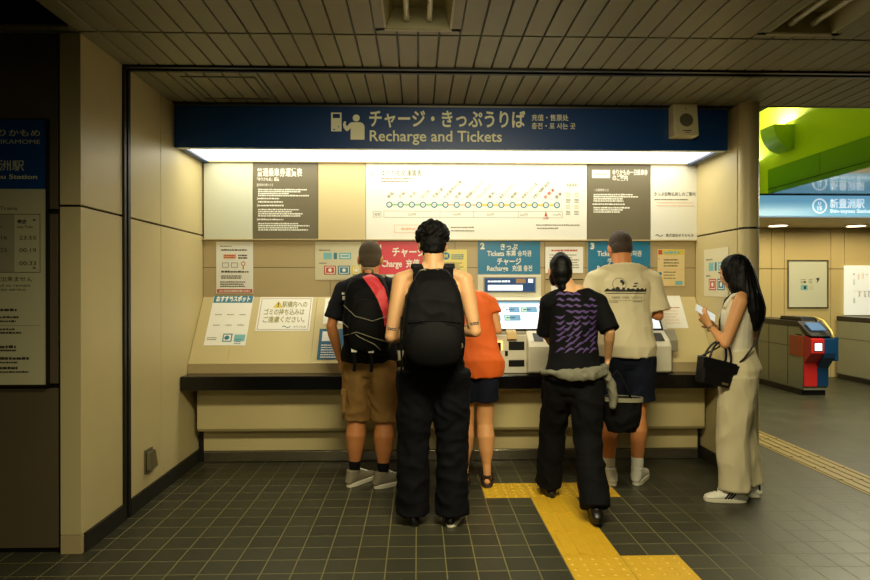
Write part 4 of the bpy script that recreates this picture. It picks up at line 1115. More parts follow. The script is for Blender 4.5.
        for sx in (-1, 1):
            e = MB(); p = hc + s.headR @ V(sx * .030, .0755, .008) * kk
            e.ball(p, .0125 * kk, M_EYE, 14); e.ball(p + s.headR @ V(0, .0085, -.001) * kk, .0062 * kk, M_IRIS, 12); e.build('eye', s.root)
            b_ = MB(); b_.loft([(hc + s.headR @ V(sx * .015, .090, .030) * kk, .003, .003), (hc + s.headR @ V(sx * .032, .090, .036) * kk, .004, .004), (hc + s.headR @ V(sx * .050, .078, .030) * kk, .002, .002)], M_IRIS, (0, 0, 1), n=8); b_.build('eyebrow', s.root)
        l = MB(); l.ball(hc + s.headR @ V(0, .0905, -.0535) * kk, (.020 * kk, .008 * kk, .0075 * kk), M_LIP, 14, M=s.headR); l.build('lips', s.root)
        return s.bodyo
    def top(s, name, m, z0, z1, add=.016, sleeve=0.0, sadd=.018, flare=0.0, voxel=.008, fn=None, hem=None, neck=True, yoff=0.0, sm=4):
        k = s.k; mb = MB(); rows = [r for r in s.T() if z0 <= r[0] <= z1]
        # interpolate ends
        def at_z(z):
            T = s.T()
            for a, b in zip(T[:-1], T[1:]):
                if a[0] <= z <= b[0]:
                    t = (z - a[0]) / (b[0] - a[0]); return tuple(a[i] + (b[i] - a[i]) * t for i in range(5))
            a = T[0]; return (z, .158 * s.b, .108, 0, -.006)
        rows = [at_z(z0)] + [r for r in rows if r[0] > z0 + .02 and r[0] < z1 - .01] + [at_z(z1)]
        out = []
        for (z, rx, ry, x, y) in rows:
            e = flare * max(0, (1.28 - z)) / .35
            w = max(rx, (.150 if not s.f else .138) * s.b) if z < 1.36 else rx
            out.append((z, w + e, max(ry, .098) + e * .8 if z < 1.36 else ry, x, y + yoff))
        mb.loft(s.rings(out, add), m, dome=False)
        if sleeve:
            for i, sx in ((0, -1), (1, 1)):
                S_, E_ = s.sh[i], s.elb[i]
                mb.loft([(s.D(V(sx * .035, -.026, 1.468) * k), .052 * k, .054 * k), (s.D(V(sx * .10, -.022, 1.452) * k), .056 * k, .060 * k), (S_.lerp(E_, .03), .052 * k + sadd * .35, .058 * k + sadd * .4)], m, (1, 0, .01))
                mb.ball(S_.lerp(E_, .03), (.052 * k + sadd * .4, .056 * k + sadd * .45, .052 * k + sadd * .35), m, 18)
                n = 5; ch = [(S_.lerp(E_, .04 + (min(sleeve, 1) - .04) * j / n), .052 * k + sadd * (.4 + .6 * j / n), .055 * k + sadd * (.45 + .55 * j / n)) for j in range(n + 1)]
                mb.loft(ch, m, dome=False)
                if sleeve > 1:
                    W_ = s.wri[i]; mb.ball(E_, .05 * k + sadd * .6, m, 16)
                    mb.loft([(E_.lerp(W_, j / 4 * (sleeve - 1)), (.048 - .012 * j / 4) * k + sadd * .7, (.048 - .012 * j / 4) * k + sadd * .7) for j in range(5)], m, dome=False)
        return remeshed(mb, name, s.root, m, voxel, sm, fn)
    def bottoms(s, name, m, z_top, ends, add=.012, widths=None, voxel=.008, fn=None, seat=0.012, sm=4):
        """ends: how far down the leg (0 hip .. 1 knee .. 2 ankle); widths: list of (t, r) radii"""
        k = s.k; mb = MB()
        rows = [r for r in s.T() if .86 <= r[0] <= z_top]
        rows = [(.80, .105 * s.b, .082, 0, -.004), (.83, .135 * s.b, .098, 0, -.006)] + rows
        mb.ball(V(0, -.004, .80) * k, (.095 * k, .085 * k, .085 * k), m, 18)
        mb.loft(s.rings([(z, rx + seat, ry + seat, x, y) for z, rx, ry, x, y in rows], add), m, dome=False)
        for i in (0, 1):
            h, kn, a = s.legpts(i)
            def pt(t): return h.lerp(kn, t) if t <= 1 else kn.lerp(a, t - 1)
            ch = []
            for t, rx, ry in widths:
                if t > ends + 1e-6: break
                ch.append((pt(t), rx * k + add, ry * k + add))
            mb.loft(ch, m, dome=False)
        return remeshed(mb, name, s.root, m, voxel, sm, fn)
    def shoe(s, i, m_up, m_sole, name='shoe', L=.285, high=.075, w=.047, stripes=None, flare=0.0, sole_h=.026):
        k = s.k; a = s.ank[i]; t = Vector(s.toe[i]).normalized(); ang = math.atan2(-t.x, t.y)
        gz = min(0, 0) + a.z - .085 * k
        o = empty_part(name, s.root, V(a.x, a.y, gz), ang)
        mb = MB(); h = sole_h
        # outline of the sole
        out = []
        N = 28
        for j in range(N):
            w_ = 2 * math.pi * j / N; u = math.sin(w_)  # -1 heel .. 1 toe
            y = u * L / 2 + L * .5 - .075
            ww = w * (1.0 + .10 * u) * (1 - .10 * math.exp(-((u + .15) / .3) ** 2))
            x = math.copysign(abs(math.cos(w_)) ** .72, math.cos(w_)) * ww
            out.append((x + .004, y))
        mb2 = MB(); mb2.prism(out, 0, h, m_sole, 'z'); 
        up = MB()
        y0 = -.075
        rows = [(y0 + .012, .030, .020, .0), (y0 + .03, .037, high * .62, 0), (y0 + .075, .037, high * .72, 0), (y0 + .12, .040, high * .60, 0), (y0 + .17, .043, high * .42, 0), (y0 + .22, .044, high * .31, 0), (y0 + L - .018, .032, high * .22, 0)]
        up.loft([(V(.002 if 1 else 0, y, h * .8 + r * .62), rx * w / .047, r) for y, rx, r, _ in rows], m_up, dome=True)
        up.loft([(V(0, -.012, h + .02), .040, .054), (V(0, -.012, h + high * .98), .041, .055)], m_up, (1, 0, 0), dome=False)
        u = remeshed(up, 'upper', None, m_up, .005, 3)
        # keep it above the sole
        for v in u.data.vertices:
            if v.co.z < h * .7: v.co.z = h * .7
        u.data.name = name
        # merge: the shoe itself is the upper, the sole its child
        u.name = name; u.parent = s.root; u.location = V(a.x, a.y, gz); u.rotation_euler = (0, 0, ang)
        bpy.data.objects.remove(o)
        so = mb2.build('sole', u, bevel=.004)
        if stripes:
            st = MB()
            for sx in (-1, 1):
                for j in range(3):
                    y = .055 + j * .018 - .02
                    bm = []
                    for q in range(5):
                        z = h + .004 + q * .0095; yy = y - (q * .008)
                        bm.append((sx * .06, yy, z))
                    st.band(proj_pts(u, bm, V(-sx, 0, 0), .0012), V(sx, 0, 0), .010, .0015, stripes)
            st.build('stripe', u)
            hb = MB(); hb.loft([(V(0, -.062, h + .015), .026, .012), (V(0, -.062, h + .05), .018, .010)], stripes); hb.build('heel_tab', u)
        la = MB()
        for j in range(4):
            y = .055 + j * .022
            P_ = proj_pts(u, [(x, y, .2) for x in (-.024, -.012, 0, .012, .024)], V(0, 0, -1), .002)
            la.tube(P_, .0028, M_WHITE if stripes is None else M_WHITE, 6)
        la.build('laces', u)
        return u
    def sock(s, i, m, t0):
        h, kn, a = s.legpts(i); k = s.k; q = .92 if s.f else 1.0
        mb = MB(); mb.loft([(kn.lerp(a, t0), .039 * k * q + .003, .040 * k * q + .003), (kn.lerp(a, .9), .036 * k * q + .004, .040 * k * q + .004), (a + V(0, 0, .004), .034 * k + .003, .036 * k + .003)], m, dome=False, n=24)
        mb.build('sock', s.root)

def empty_part(name, parent, loc, rz):
    o = bpy.data.objects.new(name + '_x', None); COL.objects.link(o); return o

_bvh = {}
def bvh_of(o):
    if o.name not in _bvh: 
        _bvh[o.name] = BVHTree.FromPolygons([v.co.copy() for v in o.data.vertices], [tuple(p.vertices) for p in o.data.polygons])
    return _bvh[o.name]
def proj_pts(o, pts, d, off):
    """slide points along d onto the surface of o (both in the same local space)"""
    t = bvh_of(o); out = []; last = None
    for p in pts:
        h = t.ray_cast(Vector(p), Vector(d))
        if h[0] is None:
            n = t.find_nearest(Vector(p)); hp, hn = n[0], n[1]
        else: hp, hn = h[0], h[1]
        out.append(hp - Vector(d) * off)
    return out
def decal(sheet, name, parent, target, origin, d=V(0, 1, 0), off=.003, cuts=2, rot=None):
    """a printed motif laid onto a garment: drawn flat (x, z), then laid on the cloth along d"""
    bm = bmesh.new(); me = sheet.b.mesh(name); bm.from_mesh(me)
    bmesh.ops.triangulate(bm, faces=bm.faces)
    for _ in range(cuts):
        es = [e for e in bm.edges if e.calc_length() > .012]
        if not es: break
        bmesh.ops.subdivide_edges(bm, edges=es, cuts=1)
        bmesh.ops.triangulate(bm, faces=bm.faces)
    t = bvh_of(target); O = Vector(origin)
    for v in bm.verts:
        layer = -v.co.y
        p = O + (rot @ V(v.co.x, 0, v.co.z) if rot is not None else V(v.co.x, 0, v.co.z))
        h = t.ray_cast(p, d)
        q = h[0] if h[0] is not None else t.find_nearest(p)[0]
        v.co = q - d * (off + layer)
    bm.to_mesh(me); bm.free()
    o = bpy.data.objects.new(name, me); COL.objects.link(o); o.parent = parent
    return o

def noisy(amp, f, seed=0):
    off = V(seed, seed * 2, seed * 3)
    return lambda co, n: n * amp * noise.noise(V(co.x * f, co.y * f, co.z * f) + off)

# ---------------------------------------------------------------- clothing materials
C_NAVYT = mat('dark_navy_jersey', (24, 26, 32), .85, spec=.15, bump=.25, scale=160)
C_BLACK = mat('black_cotton', (9, 9, 11), .85, spec=.15, bump=.25, scale=160)
C_JEANS = mat('black_denim', (7, 8, 13), .85, spec=.15, bump=.3, scale=220)
C_KHAKI = mat('khaki_cotton', (140, 106, 58), .85, spec=.15, bump=.3, scale=180, vary=.1)
C_ORANGE = mat('orange_jersey', (222, 96, 20), .8, bump=.2, scale=180)
C_NAVY = mat('navy_shorts_cloth', (20, 24, 38), .85, spec=.15, bump=.25, scale=180)
C_CREAM = mat('cream_jersey', (216, 204, 168), .85, spec=.15, bump=.2, scale=180)
C_LINEN = mat('cream_linen', (206, 194, 156), .85, bump=.35, scale=240, vary=.05)
C_WHITE = mat('ribbed_white', (222, 214, 188), .8, bump=.3, scale=60, aniso=(8, 8, .2))
C_GREYK = mat('grey_knit_shoe', (126, 118, 96), .8, bump=.5, scale=260, vary=.15)
C_SOLE = mat('white_sole', (216, 210, 186), .5)
C_SHOEW = mat('white_leather', (226, 222, 204), .45)
C_SHOEB = mat('black_leather', (18, 17, 18), .4)
C_SOCKB = mat('black_sock', (14, 14, 18), .9, spec=.15, bump=.3, scale=200); C_SOCKW = mat('white_sock', (224, 220, 204), .9, bump=.3, scale=200)
C_PACK = mat('black_pack_nylon', (8, 8, 9), .7, spec=.1, bump=.2, scale=120)
C_PACK2 = mat('charcoal_pack_nylon', (13, 13, 13), .7, spec=.1, bump=.2, scale=120)
C_PRED = mat('red_pack_panel', (206, 44, 52), .55, bump=.2, scale=140)
C_PGREY = mat('grey_webbing', (128, 122, 98), .7)
C_BUCK = mat('white_buckle', (210, 206, 186), .4)
H_BLACK = mat('black_hair', (9, 8, 8), .5, spec=.15, bump=.8, scale=90, aniso=(1, 1, .15)); H_GREY = mat('cropped_grey_hair', (78, 64, 46), .8, bump=1, scale=420, vary=.5)
H_CURL = mat('black_curly_hair', (8, 8, 8), .6, spec=.15, bump=.8, scale=140)
H_BROWN = mat('short_brown_hair', (58, 42, 28), .7, bump=.9, scale=300, vary=.35, aniso=(1, 1, .4))

def hair_cap(p, m, back=1.0, low=-.05, seed=0, thick=1.0, amp=.002, name='hair'):
    k = p.k * p.hs * (.96 if p.f else 1); c = p.headc; Rm = p.headR
    mb = MB()
    def E(q, r): mb.ball(c + Rm @ (V(*q) * k), tuple(a * k * thick for a in r), m, 24, M=Rm)
    E((0, -.020, .038), (.0765, .0905, .086)); E((0, -.044, -.004), (.070, .062, .070)); E((0, -.058, low), (.050, .036, .030))
    return remeshed(mb, name, p.root, m, .005, 3, noisy(amp, 60, seed))

def pack(person, name, label, sections, m, pocket=None, straps=True, strap_m=None, cat='backpack', seed=0, zs=1.0):
    """sections: (z, half width, depth) from bottom to top; the back of the wearer is at y = yb"""
    t = empty(name, person.root.location, person.root.rotation_euler.z); tag(t, label, cat)
    mb = MB()
    for a, b in zip(sections[:-1], sections[1:]):
        vs = []
        for (z, w, d, yb) in (a, b):
            vs += [(-w, yb, z), (w, yb, z), (w * .93, yb - d, z), (w * .5, yb - d * 1.08, z), (-w * .5, yb - d * 1.08, z), (-w * .93, yb - d, z)]
        mb.add(vs, [(5, 4, 3, 2, 1, 0), (6, 7, 8, 9, 10, 11)] + [(i, (i + 1) % 6, (i + 1) % 6 + 6, i + 6) for i in range(6)], m)
    bm = bmesh.new(); me = mb.mesh(); bm.from_mesh(me); bmesh.ops.remove_doubles(bm, verts=bm.verts, dist=1e-5); bmesh.ops.recalc_face_normals(bm, faces=bm.faces)
    # drop inner faces shared by two stacked pieces
    bad = [f for f in bm.faces if all(abs(v.co.z - f.verts[0].co.z) < 1e-6 for v in f.verts) and sections[0][0] + 1e-4 < f.verts[0].co.z < sections[-1][0] - 1e-4]
    bmesh.ops.delete(bm, geom=bad, context='FACES_ONLY')
    bm.to_mesh(me); bm.free()
    mb2 = MB(); mb2.add([v.co for v in me.vertices], [tuple(q.vertices) for q in me.polygons], m)
    o = remeshed(mb2, 'bag_body', t, m, .009, 26, folds(.005, (9, 9, 7), seed))
    return t, o

def shoulder_straps(p, t, m, w=.055, top=1.47, xo=.075, yb=-.14, low=1.04, pad=.012):
    k = p.k
    for sx in (-1, 1):
        pts = [p.D(V(*q) * k) for q in ((sx * xo, yb, top - .03), (sx * (xo + .005), -.10, top + .03), (sx * (xo + .015), -.045, top + .052), (sx * (xo + .02), .01, top + .042), (sx * (xo + .02), .07, top - .02), (sx * (xo + .03), .115, top - .12), (sx * (xo + .055), .125, top - .25), (sx * (xo + .085), .085, top - .33), (sx * (xo + .095), .0, low + .04), (sx * (xo + .07), yb + .01, low))]
        nr = [V(0, -.6, 1), V(0, -.4, 1), V(0, 0, 1), V(0, .3, 1), V(0, .8, .6), V(0, 1, .2), V(0, 1, 0), V(sx * 1, .5, 0), V(sx * 1, 0, 0), V(sx * 1, -.3, 0)]
        b = MB(); b.band(pts, nr, w * k, pad, m); b.build('shoulder_strap', t, bevel=.003)

# ================================================================ 1  man in khaki shorts
c = at(369.5, 0, 4.36)
p = Person((c.x, 4.36, 0), 0, 1.70, 'man in navy tee and khaki shorts wearing a black and red pack', M_SKINT, lean=(.0, .03), build=1.06); p.calf = 1.22; p.hs = 1.12
k = p.k
p.ank = [V(-.108, .01, .083), V(.095, -.04, .083)]; p.toe = [V(.55, .8, 0), V(.8, .6, 0)]
p.hip = [V(-.088, 0, .88), V(.088, -.01, .88)]; p.knee = [V(-.092, .02, .47), V(.104, -.02, .47)]
p.elb = [V(-.262, -.035, 1.12), V(.25, .04, 1.12)]; p.wri = [V(-.215, .05, .885), V(.16, .20, 1.08)]
p.hd[0] = (V(.16, .25, -1), V(1, .1, .1)); p.hd[1] = (V(-.1, 1, .1), V(0, 0, -1))
p.headc = p.D(V(.0, .035, 1.625) * k); p.headR = Matrix.Rotation(R(-14), 3, 'X')
p.body()
hair_cap(p, H_GREY, thick=1.0, low=-.045, seed=1, amp=.001)
p.top('t_shirt', C_NAVYT, .90, 1.475, .016, sleeve=.82, sadd=.020, flare=.02, fn=folds(.006, (8, 8, 6), 1))
M_W1 = [(0, .104, .110), (.35, .099, .106), (.7, .094, .100), (1.0, .094, .096), (1.04, .095, .097)]
sh_ = p.bottoms('cargo_shorts', C_KHAKI, 1.0, 1.04, .006, M_W1, fn=folds(.009, (10, 10, 8), 4))
for sx in (-1, 1):
    b = MB(); b.box((-.012, -.065, -.08), (.014, .065, .08), C_KHAKI); b.box((-.02, -.07, .045), (.02, .07, .085), C_KHAKI)
    b.build('cargo_pocket', p.root, bevel=.008, loc=(sx * .172, -.01, .60))
for i in (0, 1):
    p.sock(i, C_SOCKB, .62); p.shoe(i, C_GREYK, C_SOLE, 'sneaker', L=.29, high=.085, sole_h=.030)
t, o = pack(p, 'backpack', 'black hiking backpack with red side panel and dangling buckled straps', [(.92, .10, .10, -.125), (.96, .15, .17, -.125), (1.10, .165, .21, -.125), (1.25, .16, .20, -.125), (1.38, .14, .16, -.12), (1.45, .11, .11, -.115), (1.48, .06, .05, -.11)], C_PACK, seed=2)
shoulder_straps(p, t, C_PGREY, top=1.462)
def on_pack(pts, off=.004): return proj_pts(o, pts, V(0, 1, 0), off)
s = Sheet(1); s.poly([(-.03, 1.455), (.02, 1.475), (.07, 1.45), (.12, 1.38), (.15, 1.28), (.155, 1.17), (.125, 1.13), (.11, 1.22), (.075, 1.31), (.03, 1.38)][::-1], C_PRED, 1)
decal(s, 'red_panel', t, o, (.0, -.7, .0), off=.006, cuts=4)
b = MB(); b.loft([(V(0, -.33, 1.0), .10, .03), (V(0, -.35, 1.1), .115, .045), (V(0, -.345, 1.2), .11, .045), (V(0, -.33, 1.28), .07, .03)], C_PACK2, n=24); b.build('front_pocket', t)
b = MB()
for q in ([(-.14, -.6, 1.27), (-.06, -.6, 1.20), (.05, -.6, 1.17), (.14, -.6, 1.20)], [(-.15, -.6, 1.07), (-.05, -.6, 1.10), (.06, -.6, 1.06), (.15, -.6, 1.03)], [(-.15, -.6, 1.16), (-.04, -.6, 1.07), (.06, -.6, 1.02), (.1, -.6, .98)]):
    b.tube(on_pack(q, .05), .0028, C_PGREY, 6)
b.build('bungee_cord', t)
for x, z in ((-.075, .99), (.035, .985)):
    b = MB(); b.band([(x, -.32, z + .05), (x - .005, -.325, z), (x + .005, -.32, z - .08), (x, -.315, z - .15)], V(0, -1, 0), .022, .004, C_PACK); b.build('hanging_strap', t)
    b = MB(); b.box((x - .018, -.335, z - .025), (x + .018, -.322, z + .018), C_BUCK); b.build('buckle', t, bevel=.003)
b = MB(); b.box((-.165, -.20, 1.30), (-.145, -.18, 1.325), C_BUCK); b.box((-.168, -.21, 1.335), (-.15, -.19, 1.35), C_BUCK); b.build('side_buckle', t, bevel=.002)
b = MB(); b.tube([(-.03, -.12, 1.475), (-.03, -.14, 1.505), (0, -.145, 1.515), (.03, -.14, 1.505), (.03, -.12, 1.475)], .007, C_PGREY, 8); b.build('haul_loop', t)

# ================================================================ 2  curly-haired man in black
c = at(433, 0, 3.64)
p = Person((c.x, 3.64, 0), 0, 1.755, 'curly-haired man in black tank top and wide black jeans, centre', M_SKINP, lean=(0, .02), build=1.03)
k = p.k
p.ank = [V(-.118, .02, .085), V(.112, .0, .085)]; p.toe = [V(-.12, 1, 0), V(.3, 1, 0)]; p.knee = [V(-.115, .03, .49), V(.115, .03, .49)]; p.hip = [V(-.095, 0, .90), V(.095, 0, .90)]
p.elb = [V(-.243, -.055, 1.10), V(.243, -.045, 1.13)]; p.wri = [V(-.12, .17, 1.10), V(.11, .18, 1.13)]
p.hd[0] = (V(.35, 1, .15), V(.4, -.1, 1)); p.hd[1] = (V(-.35, 1, .15), V(-.4, -.1, 1)); p.curl = .55
p.headc = p.D(V(0, .035, 1.625) * k); p.headR = Matrix.Rotation(R(-16), 3, 'X')
bo = p.body()
# curls
mb = MB(); hc, kk, Rm = p.headc, k * 1.03, p.headR
def E(q, r): mb.ball(hc + Rm @ (V(*q) * kk), tuple(a * kk for a in r), H_CURL, 20, M=Rm)
E((0, -.020, .048), (.083, .092, .085)); E((0, -.045, 0), (.074, .066, .072)); E((0, -.060, -.045), (.050, .038, .034))
rr = random.Random(5)
for i in range(330):
    th = rr.uniform(0, 2 * math.pi); u = rr.uniform(-.25, 1)
    s_ = math.sqrt(1 - u * u); d = V(s_ * math.cos(th), s_ * math.sin(th), u)
    if d.y > .45 and u < .35: continue
    q = V(0, -.016, .052) + V(d.x * .088, d.y * .096, d.z * .088)
    r = rr.uniform(.010, .019)
    mb.ball(hc + Rm @ (q * kk), (r, r * rr.uniform(.6, 1), r * rr.uniform(.6, 1)), H_CURL, 8, M=Euler((rr.uniform(0, 3), rr.uniform(0, 3), 0)).to_matrix())
for i in range(70):
    th = rr.uniform(R(190), R(350)); z = rr.uniform(-.065, .02); w = .074 + (z * .35)
    mb.ball(hc + Rm @ (V(w * math.cos(th), -.03 + w * .95 * math.sin(th), z) * kk), rr.uniform(.008, .014), H_CURL, 8)
remeshed(mb, 'curly_hair', p.root, H_CURL, .0045, 1, noisy(.003, 55, 3))
# tank top: body panel plus two shoulder straps
def tank(p, m, name, z0, add, fn, strap=.045, xs=.088):
    k = p.k; mb = MB(); T = p.T()
    rows = [r for r in T if z0 <= r[0] <= 1.34]; rows = [(z0, rows[0][1], rows[0][2], 0, rows[0][4])] + rows
    rows = [(z, max(rx, .148 * p.b if not p.f else rx), ry, x, y) for z, rx, ry, x, y in rows]
    mb.loft(p.rings(rows + [(1.385, .135 * p.b, .092, 0, -.006), (1.42, .118 * p.b, .080, 0, -.012)], add), m, dome=False)
    for sx in (-1, 1):
        pts = [p.D(V(sx * x * p.b, y, z) * k) for x, y, z in ((xs, -.085, 1.36), (xs + .004, -.075, 1.43), (xs - .002, -.045, 1.478), (xs - .005, -.01, 1.482), (xs, .04, 1.455), (xs, .085, 1.38))]
        mb.loft([(q, strap * .5, .013) for q in pts], m, (1, 0, 0))
    return remeshed(mb, name, p.root, m, .006, 4, fn)
tk = tank(p, C_BLACK, 'tank_top', .90, .014, folds(.005, (8, 8, 5), 9))
W2 = [(0, .118, .118), (.3, .112, .112), (.6, .104, .104), (1.0, .088, .090), (1.4, .088, .090), (1.75, .090, .094), (1.94, .094, .100), (2.06, .092, .104)]
p.bottoms('wide_jeans', C_JEANS, 1.04, 2.06, .006, W2, fn=folds(.010, (8, 8, 9), 12), sm=6)
for i in (0, 1): p.shoe(i, C_SHOEB, C_SHOEB if i == 0 else C_SOLE, 'trainer', L=.295, high=.075, stripes=C_SHOEW if i == 1 else None)
# tattoo lettering on both arms
T_INK = mat('tattoo_ink', (54, 52, 58), .6)
for sx, z in ((-1, 1.155), (1, 1.185)):
    s = Sheet(.001); s.lines(-24, -8, 50, 2, 9, 7, T_INK, seed=sx + 4, ragged=.1); s.frame(-26, -10, 26, 12, 1.2, T_INK)
    decal(s, 'tattoo', p.root, bo, (sx * .236, -.4, z), off=.0012, rot=Matrix.Rotation(R(-sx * 8), 3, 'Y'), cuts=1)
t, o = pack(p, 'backpack', 'large plain black daypack on the back of the curly-haired man', [(.955, .10, .08, -.125), (.98, .165, .15, -.125), (1.08, .178, .18, -.125), (1.2, .176, .18, -.125), (1.32, .160, .16, -.125), (1.42, .125, .12, -.12), (1.475, .085, .07, -.115), (1.49, .06, .03, -.11)], C_PACK, seed=5)
shoulder_straps(p, t, C_PACK, top=1.46, w=.06, xo=.08)
b = MB(); b.loft([(V(0, -.29, .99), .13, .035), (V(0, -.30, 1.03), .15, .05), (V(0, -.30, 1.12), .148, .052), (V(0, -.285, 1.19), .13, .035)], C_PACK2, n=28); fp = b.build('front_pocket', t)
b = MB(); b.tube(on_pack([(x / 100, -.7, 1.205 - .00006 * x * x) for x in range(-14, 15, 2)], .003), .0035, C_PACK2, 6)
b.tube([V(-.15, -.30, 1.205), V(-.153, -.302, 1.17)], .003, C_BUCK, 6); b.build('zip', t)
s = Sheet(.001); s.disc(0, 0, 17, C_PGREY, 1, 28, r2=14.5); s.disc(0, 0, 12, C_PGREY, 1, 24, r2=10.5); s.rect(-9, -2, 9, 2, C_PGREY, 1); s.lines(-8, 4, 16, 1, 3, 3, C_PGREY, seed=2)
decal(s, 'round_badge', t, o, (.138, -.7, 1.07), off=.004, cuts=1)
b = MB()
for sx in (-1, 1):
    pts = [(sx * .075 - .015, -.15, 1.455), (sx * .06 - .015, -.165, 1.475), (sx * .035 - .015, -.17, 1.482), (sx * .018 - .015, -.165, 1.47)]
    b.band(pts, V(0, -1, .6), .012, .004, C_PGREY)
b.build('reflective_loop', t)
b = MB(); b.tube([(-.178, -.2, 1.22), (-.182, -.235, 1.10), (-.176, -.24, .98), (-.180, -.22, .90)], .006, C_PACK2, 8); b.build('side_cord', t)

# ================================================================ 3  person in orange at machine 2
c = at(477, 0, 4.36)
p = Person((c.x, 4.36, 0), 0, 1.60, 'person in orange top and navy shorts bending to the machine, head hidden', M_SKIN, lean=(-.05, .17), build=.98, female=True); p.calf = 1.3
k = p.k
p.ank = [V(-.085, .03, .078), V(.070, -.02, .078)]; p.toe = [V(-.1, 1, 0), V(.12, 1, 0)]; p.knee = [V(-.075, .04, .45), V(.058, .02, .45)]; p.hip = [V(-.08, -.03, .82), V(.062, -.03, .82)]
sh0 = p.sh
p.elb = [V(-.22, .12, 1.05), V(.160, .08, 1.075)]; p.wri = [V(-.09, .27, 1.12), V(.09, .25, 1.12)]
p.hd[0] = (V(.1, 1, 0), V(0, 0, -1)); p.hd[1] = (V(-.1, 1, 0), V(0, 0, -1))
base = p.D(V(0, 0, 1.46) * k); p.headc = base + V(-.055, .14, .045); p.headR = Matrix.Rotation(R(-48), 3, 'X')
p.body()
hair_cap(p, H_BLACK, low=-.06, seed=6, thick=1.08)
p.top('orange_top', C_ORANGE, .85, 1.47, .024, sleeve=.40, sadd=.014, flare=.022, fn=folds(.006, (8, 8, 5), 21))
p.bottoms('navy_shorts', C_NAVY, .95, .60, .006, [(0, .088, .100), (.15, .092, .102), (.3, .098, .106), (.6, .098, .104)], fn=folds(.003, (9, 9, 7), 22), seat=-.016)
for i in (0, 1):
    a = p.ank[i]
    so = MB(); so.prism([(x * .046 * (1 + .1 * math.sin(w_)), math.sin(w_) * .125 + .045) for w_, x in [(2 * math.pi * j / 24, math.copysign(abs(math.cos(2 * math.pi * j / 24)) ** .7, math.cos(2 * math.pi * j / 24))) for j in range(24)]], 0, .018, mat('dark_sandal_sole', (52, 36, 26), .7), 'z')
    sd = so.build('sandal', p.root, bevel=.003, loc=(a.x, a.y, 0), rot=(0, 0, math.atan2(-p.toe[i].x, p.toe[i].y)))
    st = MB(); m_ = mat('brown_sandal_strap', (44, 28, 20), .6)
    for y, z, r in ((.085, .045, .046), (-.045, .055, .034)):
        st.band([(math.cos(w_) * r, y, .012 + abs(math.sin(w_)) * z) for w_ in [math.pi * j / 10 for j in range(11)]], [V(math.cos(math.pi * j / 10), 0, math.sin(math.pi * j / 10) + .01) for j in range(11)], .022, .004, m_)
    st.tube([(math.cos(w_) * .042, -.0 + math.sin(w_) * .052, .075) for w_ in [2 * math.pi * j / 20 for j in range(20)]], .007, m_, 8, closed=True)
    st.build('ankle_strap', sd)

# ================================================================ 4  walker in black with purple print
c = at(574, 0, 3.84)
p = Person((c.x, 3.84, 0), R(-4), 1.60, 'person in black striding past in a purple-print top and wide black trousers', M_SKINP, lean=(.0, .02), build=1.02, female=True)
k = p.k
p.ank = [V(-.115, .27, .080), V(.085, -.24, .105)]; p.toe = [V(-.1, 1, 0), V(.1, 1, 0)]; p.knee = [V(-.10, .20, .46), V(.075, -.05, .46)]; p.hip = [V(-.08, .02, .82), V(.08, -.01, .82)]
p.elb = [V(-.155, .13, 1.09), V(.205, -.07, 1.12)]; p.wri = [V(-.12, .30, 1.04), V(.225, .06, .94)]
p.hd[0] = (V(.1, 1, 0), V(1, 0, 0)); p.hd[1] = (V(-.1, .35, -1), V(-1, 0, 0)); p.curl = .9
p.headc = p.D(V(-.082, .03, 1.62) * k); p.headR = Matrix.Rotation(R(4), 3, 'Z') @ Matrix.Rotation(R(-10), 3, 'X')
p.body()
hc, kk, Rm = p.headc, k * .99, p.headR
mb = MB()
def E(q, r): mb.ball(hc + Rm @ (V(*q) * kk), tuple(a * kk for a in r), H_BLACK, 22, M=Rm)
E((0, -.020, .042), (.078, .093, .086)); E((0, -.045, -.005), (.074, .068, .082)); E((.0, -.05, -.06), (.058, .046, .06)); E((0, -.05, -.11), (.034, .034, .05))
E((0, -.02, .10), (.045, .05, .04)); E((.052, -.0, -.02), (.028, .045, .08)); E((-.052, -.0, -.02), (.028, .045, .08))
remeshed(mb, 'tied_hair', p.root, H_BLACK, .005, 10, noisy(.0015, 30, 8))
tp = p.top('purple_print_top', C_BLACK, .90, 1.47, .018, sleeve=1.0, sadd=.014, flare=.01, fn=folds(.006, (7, 7, 6), 31))
PUR = mat('purple_print', (74, 52, 108), .7)
s = Sheet(.001); rr = random.Random(11)
for i in range(11):
    y = 175 - i * 34
    for j in range(5):
        x0 = -118 + j * 50 + rr.uniform(-8, 8)
        if rr.random() < .12: continue
        L_ = rr.uniform(44, 62); up, lo = [], []
        for q in range(7):
            u = q / 6; w_ = 7.5 * math.sin(math.pi * u) + 1
            yy = y + 9 * math.sin(u * 4.6 + i * .5) + 14 * u
            up.append((x0 + L_ * u, yy + w_)); lo.append((x0 + L_ * u, yy - w_))
        s.poly(up[::-1] + lo, PUR, 1)
decal(s, 'wavy_print', p.root, tp, (0, -.6, 1.16), off=.0025, cuts=2)
W4 = [(0, .112, .116), (.3, .106, .110), (.6, .098, .102), (1.0, .086, .090), (1.5, .088, .092), (1.9, .092, .100), (2.02, .092, .102)]
p.bottoms('wide_trousers', C_BLACK, 1.0, 2.02, .006, W4, fn=folds(.010, (8, 8, 7), 33), sm=6)
for i in (0, 1): p.shoe(i, C_SHOEB, C_SHOEB, 'shoe', L=.26, high=.065)
